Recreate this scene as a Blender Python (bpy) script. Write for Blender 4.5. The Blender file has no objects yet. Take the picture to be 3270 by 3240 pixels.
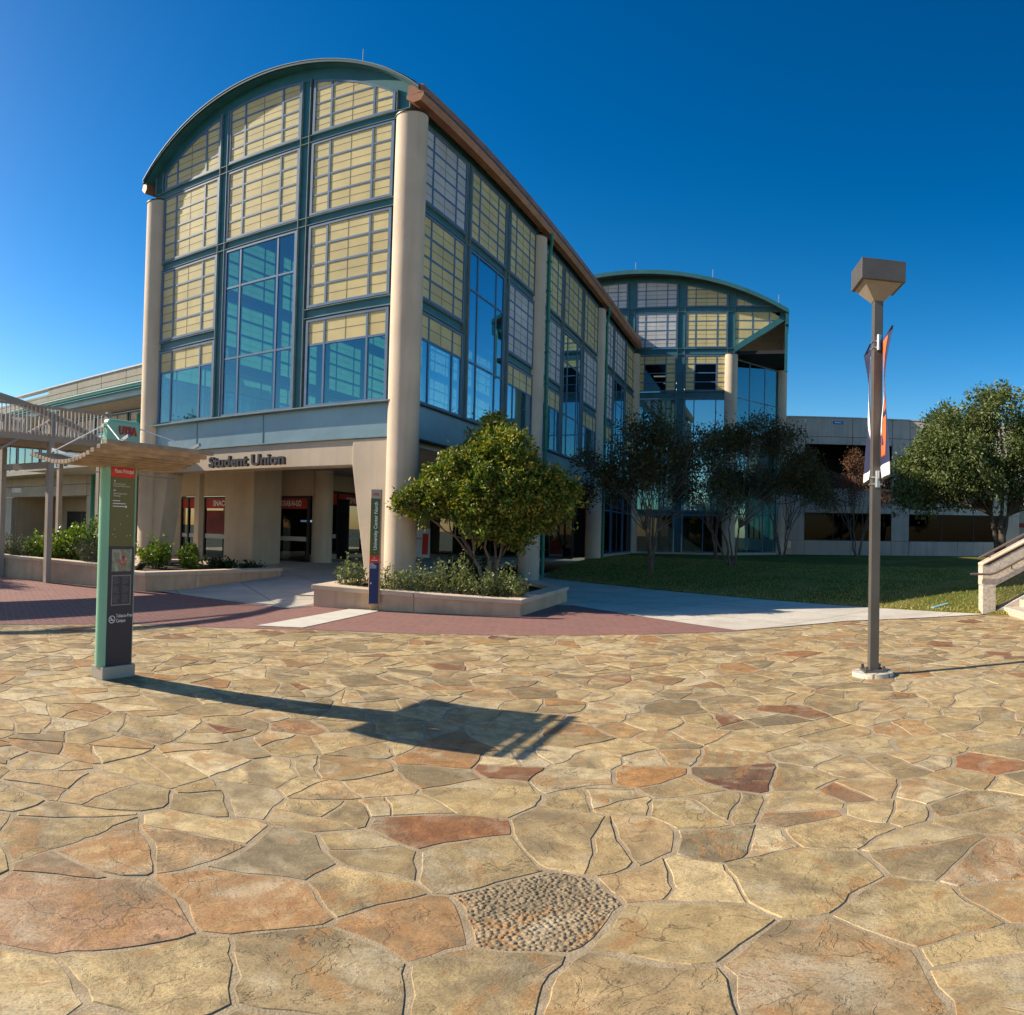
import bpy, math, random
import numpy as np
from mathutils import Vector, Matrix

SC = bpy.context.scene
COL = SC.collection
PI = math.pi

# ------------------------------------------------------------------ camera
# the photograph is a stitched spherical panorama (about 83 x 82 degrees): straight eaves bow in it,
# so the camera is a real equirectangular panoramic camera with that field of view
F, Y0, YAW, PITCH, ROLL = 2250.8, 1662.2, -0.3683, 0.0162, 0.02357     # px per radian at 3270 px width
IW, IH = 3270.0, 3240.0
EYE = 1.6
cam_d = bpy.data.cameras.new('camera')
cam = bpy.data.objects.new('camera', cam_d)
COL.objects.link(cam)
cam_d.type = 'PANO'
cam_d.panorama_type = 'EQUIRECTANGULAR'
cam_d.longitude_min = -IW / 2 / F
cam_d.longitude_max = IW / 2 / F
cam_d.latitude_max = Y0 / F
cam_d.latitude_min = (Y0 - IH) / F
cam_d.clip_start = 0.05
cam_d.clip_end = 3000
_f = Vector((math.sin(YAW) * math.cos(PITCH), math.cos(YAW) * math.cos(PITCH), math.sin(PITCH)))
_r = Vector((math.cos(YAW), -math.sin(YAW), 0))
_u = _r.cross(_f)
_r2 = _r * math.cos(ROLL) + _u * math.sin(ROLL)
_u2 = _u * math.cos(ROLL) - _r * math.sin(ROLL)
cam.matrix_world = Matrix(((_r2.x, _u2.x, -_f.x, 0), (_r2.y, _u2.y, -_f.y, 0), (_r2.z, _u2.z, -_f.z, EYE), (0, 0, 0, 1)))
SC.camera = cam

# ------------------------------------------------------------------ sky and sun
SUN_EL = math.radians(33.4)
SUN_DIR = Vector((-0.9666 * math.cos(SUN_EL), -0.2562 * math.cos(SUN_EL), math.sin(SUN_EL)))   # towards the sun
w = bpy.data.worlds.new('World')
SC.world = w
w.use_nodes = True
nt = w.node_tree
nt.nodes.clear()
sky = nt.nodes.new('ShaderNodeTexSky')
sky.sky_type = 'NISHITA'
sky.sun_disc = False
sky.sun_elevation = SUN_EL
sky.sun_rotation = math.atan2(SUN_DIR.x, SUN_DIR.y)
sky.altitude = 300
sky.air_density = 1.0
sky.dust_density = 0.7
sky.ozone_density = 2.0
hs = nt.nodes.new('ShaderNodeHueSaturation')
hs.inputs['Saturation'].default_value = 1.5
hs.inputs['Hue'].default_value = 0.494
gm = nt.nodes.new('ShaderNodeGamma')
gm.inputs['Gamma'].default_value = 1.27
bg = nt.nodes.new('ShaderNodeBackground')
bg.inputs['Strength'].default_value = 0.07
wo = nt.nodes.new('ShaderNodeOutputWorld')
nt.links.new(sky.outputs[0], hs.inputs['Color'])
nt.links.new(hs.outputs[0], gm.inputs['Color'])
tn = nt.nodes.new('ShaderNodeMix'); tn.data_type = 'RGBA'; tn.blend_type = 'MULTIPLY'
tn.inputs['Factor'].default_value = 1.0
tn.inputs['B'].default_value = (1.10, 0.88, 0.80, 1.0)          # the camera's warm white balance
nt.links.new(gm.outputs[0], tn.inputs['A'])
nt.links.new(tn.outputs['Result'], bg.inputs[0])
nt.links.new(bg.outputs[0], wo.inputs[0])

sun_d = bpy.data.lights.new('sun', 'SUN')
sun_d.energy = 4.05
sun_d.angle = math.radians(0.53)
sun_d.color = (1.0, 0.905, 0.74)
sun = bpy.data.objects.new('sun', sun_d)
COL.objects.link(sun)
sun.location = (-30, -8, 30)
sun.rotation_euler = SUN_DIR.to_track_quat('Z', 'Y').to_euler()

SC.view_settings.view_transform = 'Standard'
SC.view_settings.look = 'None'
SC.view_settings.exposure = 0.86
SC.view_settings.gamma = 1.0
SC.view_settings.use_curve_mapping = False
SC.render.engine = 'CYCLES'
SC.cycles.max_bounces = 10
SC.cycles.transparent_max_bounces = 16
SC.cycles.use_denoising = True

# ------------------------------------------------------------------ helpers
class MB:
    """collects faces for ONE mesh object"""
    def __init__(self):
        self.v = []; self.f = []
    def quad(self, a, b, c, d):
        n = len(self.v); self.v += [tuple(a), tuple(b), tuple(c), tuple(d)]; self.f.append((n, n + 1, n + 2, n + 3)); return self
    def box(self, x0, x1, y0, y1, z0, z1):
        return self.hexa([(x0, y0, z0), (x1, y0, z0), (x1, y1, z0), (x0, y1, z0)], [(x0, y0, z1), (x1, y0, z1), (x1, y1, z1), (x0, y1, z1)])
    def hexa(self, b, t):
        n = len(self.v); k = len(b)
        self.v += [tuple(p) for p in b] + [tuple(p) for p in t]
        self.f.append(tuple(n + i for i in reversed(range(k))))
        self.f.append(tuple(n + k + i for i in range(k)))
        for i in range(k):
            j = (i + 1) % k
            self.f.append((n + i, n + j, n + k + j, n + k + i))
        return self
    def prism_y(self, poly, y0, y1):          # poly of (x, z), counter-clockwise seen from -Y
        return self.hexa([(x, y0, z) for x, z in poly], [(x, y1, z) for x, z in poly])
    def prism_x(self, poly, x0, x1):          # poly of (y, z)
        return self.hexa([(x0, y, z) for y, z in poly], [(x1, y, z) for y, z in poly])
    def prism_z(self, poly, z0, z1):
        return self.hexa([(x, y, z0) for x, y in poly], [(x, y, z1) for x, y in poly])
    def bar(self, a, b, wd, ht):
        """square bar from a to b, wd wide, ht high"""
        a = Vector(a); b = Vector(b); d = (b - a).normalized()
        up = Vector((0, 0, 1)) if abs(d.z) < 0.99 else Vector((0, 1, 0))
        s = d.cross(up).normalized() * wd / 2; u = s.cross(d).normalized() * ht / 2
        return self.hexa([a - s - u, a + s - u, a + s + u, a - s + u], [b - s - u, b + s - u, b + s + u, b - s + u])
    def tube(self, path, rad, n=10, cap=True):
        path = [Vector(p) for p in path]
        if not hasattr(rad, '__len__'): rad = [rad] * len(path)
        base = len(self.v); ref = Vector((0.31, 0.17, 0.93))
        for i, p in enumerate(path):
            d = (path[min(i + 1, len(path) - 1)] - path[max(i - 1, 0)])
            if d.length < 1e-9: d = Vector((0, 0, 1))
            d.normalize()
            rr = ref if abs(d.dot(ref)) < 0.95 else Vector((1, 0, 0))
            s = d.cross(rr).normalized(); t = d.cross(s)
            for k in range(n):
                a = 2 * PI * k / n
                self.v.append(tuple(p + (s * math.cos(a) + t * math.sin(a)) * rad[i]))
        for i in range(len(path) - 1):
            for k in range(n):
                k2 = (k + 1) % n
                self.f.append((base + i * n + k, base + (i + 1) * n + k, base + (i + 1) * n + k2, base + i * n + k2))
        if cap:
            self.f.append(tuple(base + k for k in range(n)))
            self.f.append(tuple(base + (len(path) - 1) * n + k for k in reversed(range(n))))
        return self
    def cyl(self, x, y, z0, z1, r, n=32, r1=None):
        r1 = r if r1 is None else r1
        b = [(x + r * math.cos(2 * PI * k / n), y + r * math.sin(2 * PI * k / n), z0) for k in range(n)]
        t = [(x + r1 * math.cos(2 * PI * k / n), y + r1 * math.sin(2 * PI * k / n), z1) for k in range(n)]
        return self.hexa(b, t)
    def build(self, name, mat, parent=None, smooth=None, bevel=0.0):
        me = bpy.data.meshes.new(name)
        me.from_pydata(self.v, [], self.f)
        return link(name, me, mat, parent, smooth, bevel)

def fix_normals(me):
    import bmesh
    bm = bmesh.new(); bm.from_mesh(me); bmesh.ops.recalc_face_normals(bm, faces=bm.faces); bm.to_mesh(me); bm.free()

def link(name, me, mat, parent=None, smooth=None, bevel=0.0, fix=True):
    if fix: fix_normals(me)
    o = bpy.data.objects.new(name, me)
    COL.objects.link(o)
    if mat is not None and not me.materials: me.materials.append(mat)
    if parent is not None: o.parent = parent
    if smooth is not None:
        for p in me.polygons: p.use_smooth = True
        if smooth < 3:
            me.set_sharp_from_angle(angle=smooth)
    if bevel > 0:
        m = o.modifiers.new('bevel', 'BEVEL'); m.width = bevel; m.segments = 2; m.limit_method = 'ANGLE'; m.angle_limit = 0.6
    return o

def thing(name, label, cat, loc=(0, 0, 0), group=None):
    o = bpy.data.objects.new(name, None)
    COL.objects.link(o)
    o.empty_display_size = 0.2
    o['label'] = label; o['category'] = cat
    if group: o['group'] = group
    return o
def tag(o, label, cat, group=None):
    o['label'] = label; o['category'] = cat
    if group: o['group'] = group
    return o
def structure(o, label=None):
    o['kind'] = 'structure'
    if label: o['label'] = label
    return o

def text_mesh(name, s, size, mat, parent, M, extrude=0.0, offset=0.0, align='LEFT', shear=0.0, spacing=1.0, width=None, height=None):
    """lettering; M maps text plane (x right, y up, z out) into the world; width/height in metres rescale it"""
    cu = bpy.data.curves.new(name, 'FONT')
    cu.body = s; cu.size = size; cu.extrude = 0.0; cu.offset = offset; cu.align_x = align; cu.shear = shear
    cu.space_character = spacing; cu.resolution_u = 3
    ob = bpy.data.objects.new(name, cu); COL.objects.link(ob)
    dg = bpy.context.evaluated_depsgraph_get()
    me = bpy.data.meshes.new_from_object(ob.evaluated_get(dg))
    bpy.data.objects.remove(ob)
    n = len(me.vertices)
    co = np.zeros(n * 3); me.vertices.foreach_get('co', co); co = co.reshape(-1, 3)
    if width: co[:, 0] = (co[:, 0] - co[:, 0].min()) * width / max(1e-6, np.ptp(co[:, 0]))
    if height: co[:, 1] = co[:, 1] * height / max(1e-6, co[:, 1].max())
    fs = [tuple(p.vertices) for p in me.polygons]
    out = []; ff = []
    M = Matrix(M)
    if extrude > 0:
        for z in (0, extrude):
            out += [tuple(M @ Vector((c[0], c[1], z))) for c in co]
        ff += [tuple(i + n for i in f) for f in fs]
        cnt = {}
        for f in fs:
            for i in range(len(f)):
                a, b = f[i], f[(i + 1) % len(f)]
                k = (min(a, b), max(a, b)); cnt.setdefault(k, []).append((a, b))
        for k, l in cnt.items():
            if len(l) == 1:
                a, b = l[0]; ff.append((a, b, b + n, a + n))
    else:
        out = [tuple(M @ Vector((c[0], c[1], 0))) for c in co]; ff = fs
    bpy.data.meshes.remove(me)
    m2 = bpy.data.meshes.new(name); m2.from_pydata(out, [], ff)
    return link(name, m2, mat, parent, fix=False)

def frame_matrix(o, x, y):
    x = Vector(x).normalized(); y = Vector(y).normalized(); z = x.cross(y)
    return Matrix(((x.x, y.x, z.x, o[0]), (x.y, y.y, z.y, o[1]), (x.z, y.z, z.z, o[2]), (0, 0, 0, 1)))

# ------------------------------------------------------------------ materials
def new_mat(name):
    m = bpy.data.materials.new(name); m.use_nodes = True
    return m, m.node_tree.nodes, m.node_tree.links, m.node_tree.nodes['Principled BSDF']

def pos(n, l, scale=1.0, stretch=None):
    g = n.new('ShaderNodeNewGeometry')
    mp = n.new('ShaderNodeMapping')
    mp.inputs['Scale'].default_value = stretch if stretch else (scale, scale, scale)
    l.new(g.outputs['Position'], mp.inputs[0])
    return mp.outputs[0]

def noise(n, l, vec, scale, detail=4, rough=0.55, dist=0.0):
    t = n.new('ShaderNodeTexNoise'); t.inputs['Scale'].default_value = scale; t.inputs['Detail'].default_value = detail
    t.inputs['Roughness'].default_value = rough; t.inputs['Distortion'].default_value = dist
    l.new(vec, t.inputs['Vector']); return t.outputs['Fac']

def ramp(n, l, fac, stops):
    r = n.new('ShaderNodeValToRGB'); e = r.color_ramp.elements
    while len(e) < len(stops): e.new(0.5)
    for i, (p, c) in enumerate(stops):
        e[i].position = p; e[i].color = (c[0], c[1], c[2], 1) if hasattr(c, '__len__') else (c, c, c, 1)
    l.new(fac, r.inputs[0]); return r.outputs[0]

def mix(n, l, fac, a, b, mode='MIX'):
    m = n.new('ShaderNodeMix'); m.data_type = 'RGBA'; m.blend_type = mode
    for sock, val in ((m.inputs['Factor'], fac), (m.inputs['A'], a), (m.inputs['B'], b)):
        if hasattr(val, 'is_output') or isinstance(val, bpy.types.NodeSocket): l.new(val, sock)
        elif hasattr(val, '__len__'): sock.default_value = (val[0], val[1], val[2], 1)
        else: sock.default_value = val
    return m.outputs['Result']

def bump(n, l, h, strength, dist, bsdf, normal=None):
    b = n.new('ShaderNodeBump'); b.inputs['Strength'].default_value = strength; b.inputs['Distance'].default_value = dist
    l.new(h, b.inputs['Height'])
    if normal is not None: l.new(normal, b.inputs['Normal'])
    if bsdf is not None: l.new(b.outputs[0], bsdf.inputs['Normal'])
    return b.outputs[0]

def plain(name, col, rough=0.6, metal=0.0, var=0.12, scale=3.0, bump_s=0.0, bump_scale=60, spec=0.4, streak=0.0):
    m, n, l, b = new_mat(name)
    p = pos(n, l)
    f = noise(n, l, p, scale, 5)
    lo = [c * (1 - var) for c in col]; hi = [min(1, c * (1 + var)) for c in col]
    c = ramp(n, l, f, [(0.3, lo), (0.7, hi)])
    if streak > 0:                                   # weather streaks running down
        ps = pos(n, l, stretch=(5, 5, 0.35))
        s = noise(n, l, ps, 1.0, 4)
        c = mix(n, l, ramp(n, l, s, [(0.48, 0.0), (0.75, streak)]), c, [x * 0.45 for x in col])
    l.new(c, b.inputs['Base Color'])
    b.inputs['Roughness'].default_value = rough; b.inputs['Metallic'].default_value = metal
    b.inputs['Specular IOR Level'].default_value = spec
    if bump_s > 0:
        bump(n, l, noise(n, l, p, bump_scale, 4), bump_s, 0.01, b)
    return m

def make_glass(name, tint, refl_tint, base=0.2, rough=0.015, wave=0.0):
    m = bpy.data.materials.new(name); m.use_nodes = True
    n = m.node_tree.nodes; l = m.node_tree.links; n.clear()
    out = n.new('ShaderNodeOutputMaterial')
    t = n.new('ShaderNodeBsdfTransparent'); t.inputs[0].default_value = (*tint, 1)
    g = n.new('ShaderNodeBsdfGlossy'); g.inputs['Color'].default_value = (*refl_tint, 1); g.inputs['Roughness'].default_value = rough
    fr = n.new('ShaderNodeLayerWeight'); fr.inputs['Blend'].default_value = 0.5
    pw = n.new('ShaderNodeMath'); pw.operation = 'POWER'; pw.inputs[1].default_value = 4.0; l.new(fr.outputs['Facing'], pw.inputs[0])
    mr = n.new('ShaderNodeMapRange'); mr.inputs['To Min'].default_value = base; mr.inputs['To Max'].default_value = 1.0
    l.new(pw.outputs[0], mr.inputs[0])
    mx = n.new('ShaderNodeMixShader')
    l.new(mr.outputs[0], mx.inputs[0]); l.new(t.outputs[0], mx.inputs[1]); l.new(g.outputs[0], mx.inputs[2])
    if wave > 0:
        p = pos(n, l); bm = bump(n, l, noise(n, l, p, 1.1, 1), wave, 0.02, None)
        l.new(bm, g.inputs['Normal'])
    l.new(mx.outputs[0], out.inputs[0])
    return m

def make_panel(name, col, trans=0.42):
    """fibreglass panel that lets some daylight through"""
    m = bpy.data.materials.new(name); m.use_nodes = True
    n = m.node_tree.nodes; l = m.node_tree.links; n.clear()
    out = n.new('ShaderNodeOutputMaterial'); p = pos(n, l)
    f = noise(n, l, p, 1.3, 5); f2 = noise(n, l, pos(n, l, stretch=(6, 6, 0.6)), 1.0, 4)
    c = ramp(n, l, f, [(0.3, [x * 0.86 for x in col]), (0.7, [min(1, x * 1.06) for x in col])])
    c = mix(n, l, ramp(n, l, f2, [(0.52, 0.0), (0.8, 0.2)]), c, [col[0] * 0.95, col[1] * 0.82, col[2] * 0.66])
    oi = n.new('ShaderNodeObjectInfo')
    c = mix(n, l, 1.0, c, ramp(n, l, oi.outputs['Random'], [(0.0, (0.88, 0.86, 0.82)), (0.5, (0.97, 0.96, 0.95)), (1.0, (1.0, 1.0, 1.0))]), 'MULTIPLY')
    d = n.new('ShaderNodeBsdfPrincipled'); l.new(c, d.inputs['Base Color']); d.inputs['Roughness'].default_value = 0.55
    d.inputs['Specular IOR Level'].default_value = 0.25
    t = n.new('ShaderNodeBsdfTranslucent'); l.new(c, t.inputs[0])
    mx = n.new('ShaderNodeMixShader'); mx.inputs[0].default_value = trans
    l.new(d.outputs[0], mx.inputs[1]); l.new(t.outputs[0], mx.inputs[2]); l.new(mx.outputs[0], out.inputs[0])
    return m

def make_leaf(name, trans=0.35, rough=0.45, attr='tint'):
    m = bpy.data.materials.new(name); m.use_nodes = True
    n = m.node_tree.nodes; l = m.node_tree.links; n.clear()
    out = n.new('ShaderNodeOutputMaterial')
    a = n.new('ShaderNodeAttribute'); a.attribute_name = attr
    d = n.new('ShaderNodeBsdfPrincipled'); l.new(a.outputs['Color'], d.inputs['Base Color'])
    d.inputs['Roughness'].default_value = rough; d.inputs['Specular IOR Level'].default_value = 0.22
    t = n.new('ShaderNodeBsdfTranslucent')
    c2 = mix(n, l, 1.0, a.outputs['Color'], (0.9, 1.0, 0.35), 'MULTIPLY'); l.new(c2, t.inputs[0])
    mx = n.new('ShaderNodeMixShader'); mx.inputs[0].default_value = trans
    l.new(d.outputs[0], mx.inputs[1]); l.new(t.outputs[0], mx.inputs[2]); l.new(mx.outputs[0], out.inputs[0])
    return m

M = {}
M['tan'] = plain('tan_concrete', (0.60, 0.47, 0.335), 0.85, var=0.10, scale=1.2, bump_s=0.35, bump_scale=45, streak=0.18)
M['column'] = plain('column_plaster', (0.66, 0.51, 0.365), 0.8, var=0.10, scale=0.9, bump_s=0.35, bump_scale=10, streak=0.26)
M['wallgrey'] = plain('grey_precast', (0.56, 0.475, 0.395), 0.9, var=0.12, scale=1.0, bump_s=0.4, bump_scale=40, streak=0.4)
M['lowwall'] = plain('pale_precast', (0.50, 0.42, 0.33), 0.9, var=0.10, scale=1.5, bump_s=0.4, bump_scale=60, streak=0.22)
M['planter'] = plain('planter_concrete', (0.64, 0.43, 0.27), 0.9, var=0.16, scale=2.2, bump_s=0.4, bump_scale=55, streak=0.35)
M['cap'] = plain('planter_cap_concrete', (0.66, 0.50, 0.355), 0.85, var=0.12, scale=2.5, bump_s=0.3, bump_scale=55)
M['teal'] = plain('teal_steel', (0.028, 0.135, 0.150), 0.45, var=0.15, scale=2.0)
M['tealshade'] = plain('shaded_teal_rim', (0.012, 0.06, 0.068), 0.6)  # darker copy of the teal, with the roof edge's shade put into the colour
M['tealedge'] = plain('teal_steel_edge', (0.20, 0.27, 0.27), 0.4, var=0.15, scale=4.0)
M['mullion'] = plain('blue_mullion', (0.095, 0.165, 0.265), 0.42, var=0.15, scale=3.0)
M['thinbar'] = plain('dark_glazing_bar', (0.16, 0.14, 0.09), 0.6)
M['spandrel'] = plain('blue_grey_sheet_metal', (0.22, 0.31, 0.33), 0.36, metal=0.3, var=0.10, scale=0.8, bump_s=0.22, bump_scale=0.8)
M['spandrel'].node_tree.nodes['Bump'].inputs['Distance'].default_value = 0.12
M['copper'] = plain('copper_gutter', (0.36, 0.155, 0.075), 0.45, metal=0.35, var=0.22, scale=2.0)
M['roof'] = plain('brown_roof_tile', (0.16, 0.105, 0.075), 0.7, var=0.3, scale=3.0)
M['greenpipe'] = plain('green_pipe_paint', (0.02, 0.22, 0.16), 0.4, var=0.1)
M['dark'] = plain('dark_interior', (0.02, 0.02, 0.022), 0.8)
M['darkframe'] = plain('dark_bronze_frame', (0.03, 0.028, 0.027), 0.5)
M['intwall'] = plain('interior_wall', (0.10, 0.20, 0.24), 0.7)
M['intfloor'] = plain('interior_floor', (0.30, 0.30, 0.27), 0.5)
M['soffit'] = plain('soffit_plaster', (0.42, 0.36, 0.28), 0.85)
M['red'] = plain('red_banner', (0.48, 0.03, 0.018), 0.55)
M['white'] = plain('white_paint', (0.78, 0.77, 0.74), 0.5, var=0.05)
M['band'] = plain('frosted_band', (0.55, 0.55, 0.48), 0.6, var=0.05)
M['steel'] = plain('galvanised_steel', (0.45, 0.46, 0.46), 0.35, metal=0.8)
M['bridge'] = plain('taupe_steel_paint', (0.37, 0.305, 0.245), 0.55, var=0.1, scale=2)
M['bridgelight'] = plain('pale_rail_paint', (0.62, 0.56, 0.49), 0.5, var=0.06)
M['bronze'] = plain('bronze_pole_paint', (0.125, 0.113, 0.098), 0.42, metal=0.25, var=0.12, scale=3, bump_s=0.1, bump_scale=30)
M['navy'] = plain('navy_cloth', (0.022, 0.026, 0.07), 0.75, var=0.15)
M['orange'] = plain('orange_cloth', (0.75, 0.14, 0.03), 0.7)
M['whitecloth'] = plain('white_cloth', (0.8, 0.8, 0.8), 0.75, var=0.04)
M['mint'] = plain('mint_green_paint', (0.24, 0.50, 0.33), 0.35, var=0.06, scale=2)
M['olive'] = plain('olive_sign_face', (0.135, 0.12, 0.026), 0.35, var=0.08, scale=2)
M['charcoal'] = plain('charcoal_sign_face', (0.030, 0.032, 0.052), 0.35, var=0.1)
M['signred'] = plain('red_sign_face', (0.68, 0.035, 0.012), 0.4, var=0.05)
M['lettering'] = plain('white_lettering', (0.82, 0.82, 0.80), 0.5, var=0.02)
M['redletter'] = plain('red_lettering', (0.55, 0.02, 0.015), 0.4, var=0.03)
M['darkletter'] = plain('dark_grey_lettering', (0.045, 0.042, 0.045), 0.45, var=0.08)
M['beige'] = plain('beige_metal', (0.42, 0.38, 0.30), 0.45, var=0.06)
M['dirline'] = plain('directory_print', (0.13, 0.125, 0.12), 0.5)
M['dirframe'] = plain('directory_frame', (0.30, 0.26, 0.22), 0.45)
M['timber'] = plain('weathered_timber', (0.34, 0.25, 0.175), 0.75, var=0.3, scale=6, bump_s=0.3, bump_scale=30)
M['postgreen'] = plain('green_sign_face', (0.07, 0.115, 0.03), 0.4, var=0.05)
M['postnavy'] = plain('navy_sign_face', (0.012, 0.03, 0.115), 0.4, var=0.06)
M['goldedge'] = plain('gold_sign_edge', (0.42, 0.26, 0.11), 0.45, var=0.08)
M['soil'] = plain('dark_soil', (0.05, 0.035, 0.025), 0.95, var=0.3, scale=8, bump_s=0.8, bump_scale=20)
M['bark'] = plain('grey_brown_bark', (0.17, 0.12, 0.085), 0.9, var=0.3, scale=8, bump_s=0.6, bump_scale=30)
M['palebark'] = plain('pale_smooth_bark', (0.21, 0.155, 0.11), 0.8, var=0.25, scale=5, bump_s=0.3, bump_scale=25)
M['darkbark'] = plain('dark_oak_bark', (0.10, 0.075, 0.055), 0.95, var=0.3, scale=8, bump_s=0.8, bump_scale=25)
M['rail'] = plain('brown_rail_paint', (0.14, 0.10, 0.08), 0.5)
M['stonestep'] = plain('speckled_step_concrete', (0.52, 0.44, 0.35), 0.9, var=0.28, scale=22, bump_s=0.5, bump_scale=40)
M['bluebox'] = plain('pale_blue_plastic', (0.20, 0.36, 0.40), 0.6)
M['leaf'] = make_leaf('leaf_green', 0.32, 0.4)
M['leafdull'] = make_leaf('leaf_dull', 0.22, 0.55)
M['needle'] = make_leaf('leaf_needle', 0.15, 0.6)
M['glass_front'] = make_glass('blue_green_window_glass', (0.26, 0.60, 0.64), (0.52, 0.82, 0.90), 0.15, wave=0.05)
M['glass_side'] = make_glass('blue_window_glass', (0.40, 0.66, 0.70), (0.60, 0.90, 1.0), 0.36, wave=0.04)
M['glass_dark'] = make_glass('dark_window_glass', (0.25, 0.27, 0.27), (0.26, 0.28, 0.30), 0.03)
M['glass_store'] = make_glass('storefront_glass', (0.5, 0.52, 0.5), (0.45, 0.48, 0.48), 0.04)
M['yellow'] = make_panel('cream_yellow_panel', (0.92, 0.78, 0.40), 0.32)
M['panelwhite'] = make_panel('white_panel', (0.80, 0.78, 0.76), 0.32)

# ------------------------------------------------------------------ ground
def lawn_edge(x):            # front edge of the grass
    pts = [(-8.4, 24.4), (-6.8, 22.9), (-2.6, 19.75), (1.0, 17.15), (4.35, 14.55), (30, -5)]
    for (a, b), (c, d) in zip(pts, pts[1:]):
        if x <= c: return b + (d - b) * (x - a) / (c - a)
    return -5
def lawn_z(x, y):
    d = max(0.0, (y - lawn_edge(x)) * 0.78)
    return 0.004 + 0.53 * (1 - math.exp(-d / 2.3))

# base terrain to the horizon
m, n, l, b = new_mat('bare_ground')
p = pos(n, l); l.new(ramp(n, l, noise(n, l, p, 0.4, 6), [(0.3, (0.05, 0.06, 0.03)), (0.7, (0.085, 0.085, 0.05))]), b.inputs['Base Color']); b.inputs['Roughness'].default_value = 0.95
g = MB(); g.quad((-900, -900, -0.05), (900, -900, -0.05), (900, 900, -0.05), (-900, 900, -0.05))
structure(g.build('ground', m))

# flagstone plaza: mortar bed and single stones
EDGE = [(-16.0, -9.0), (-11.2, 0.0), (-9.34, 4.87), (-8.66, 6.84), (-6.54, 8.80), (-4.36, 9.92), (-0.56, 11.90), (1.49, 13.46), (4.39, 14.31), (5.48, 14.60), (12.0, 15.6), (16.0, 15.9)]
m, n, l, b = new_mat('flagstone_mortar')
p = pos(n, l)
c = ramp(n, l, noise(n, l, p, 9, 6), [(0.3, (0.27, 0.20, 0.115)), (0.7, (0.44, 0.335, 0.21))])
l.new(c, b.inputs['Base Color']); b.inputs['Roughness'].default_value = 0.95
bump(n, l, noise(n, l, p, 90, 5), 0.6, 0.01, b)
M['mortar'] = m
g = MB(); poly = EDGE + [(16, -9)]
g.v = [(x, y, 0.0) for x, y in poly]; g.f = [tuple(range(len(poly)))]
plaza = structure(g.build('flagstone_plaza', M['mortar']))

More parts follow.
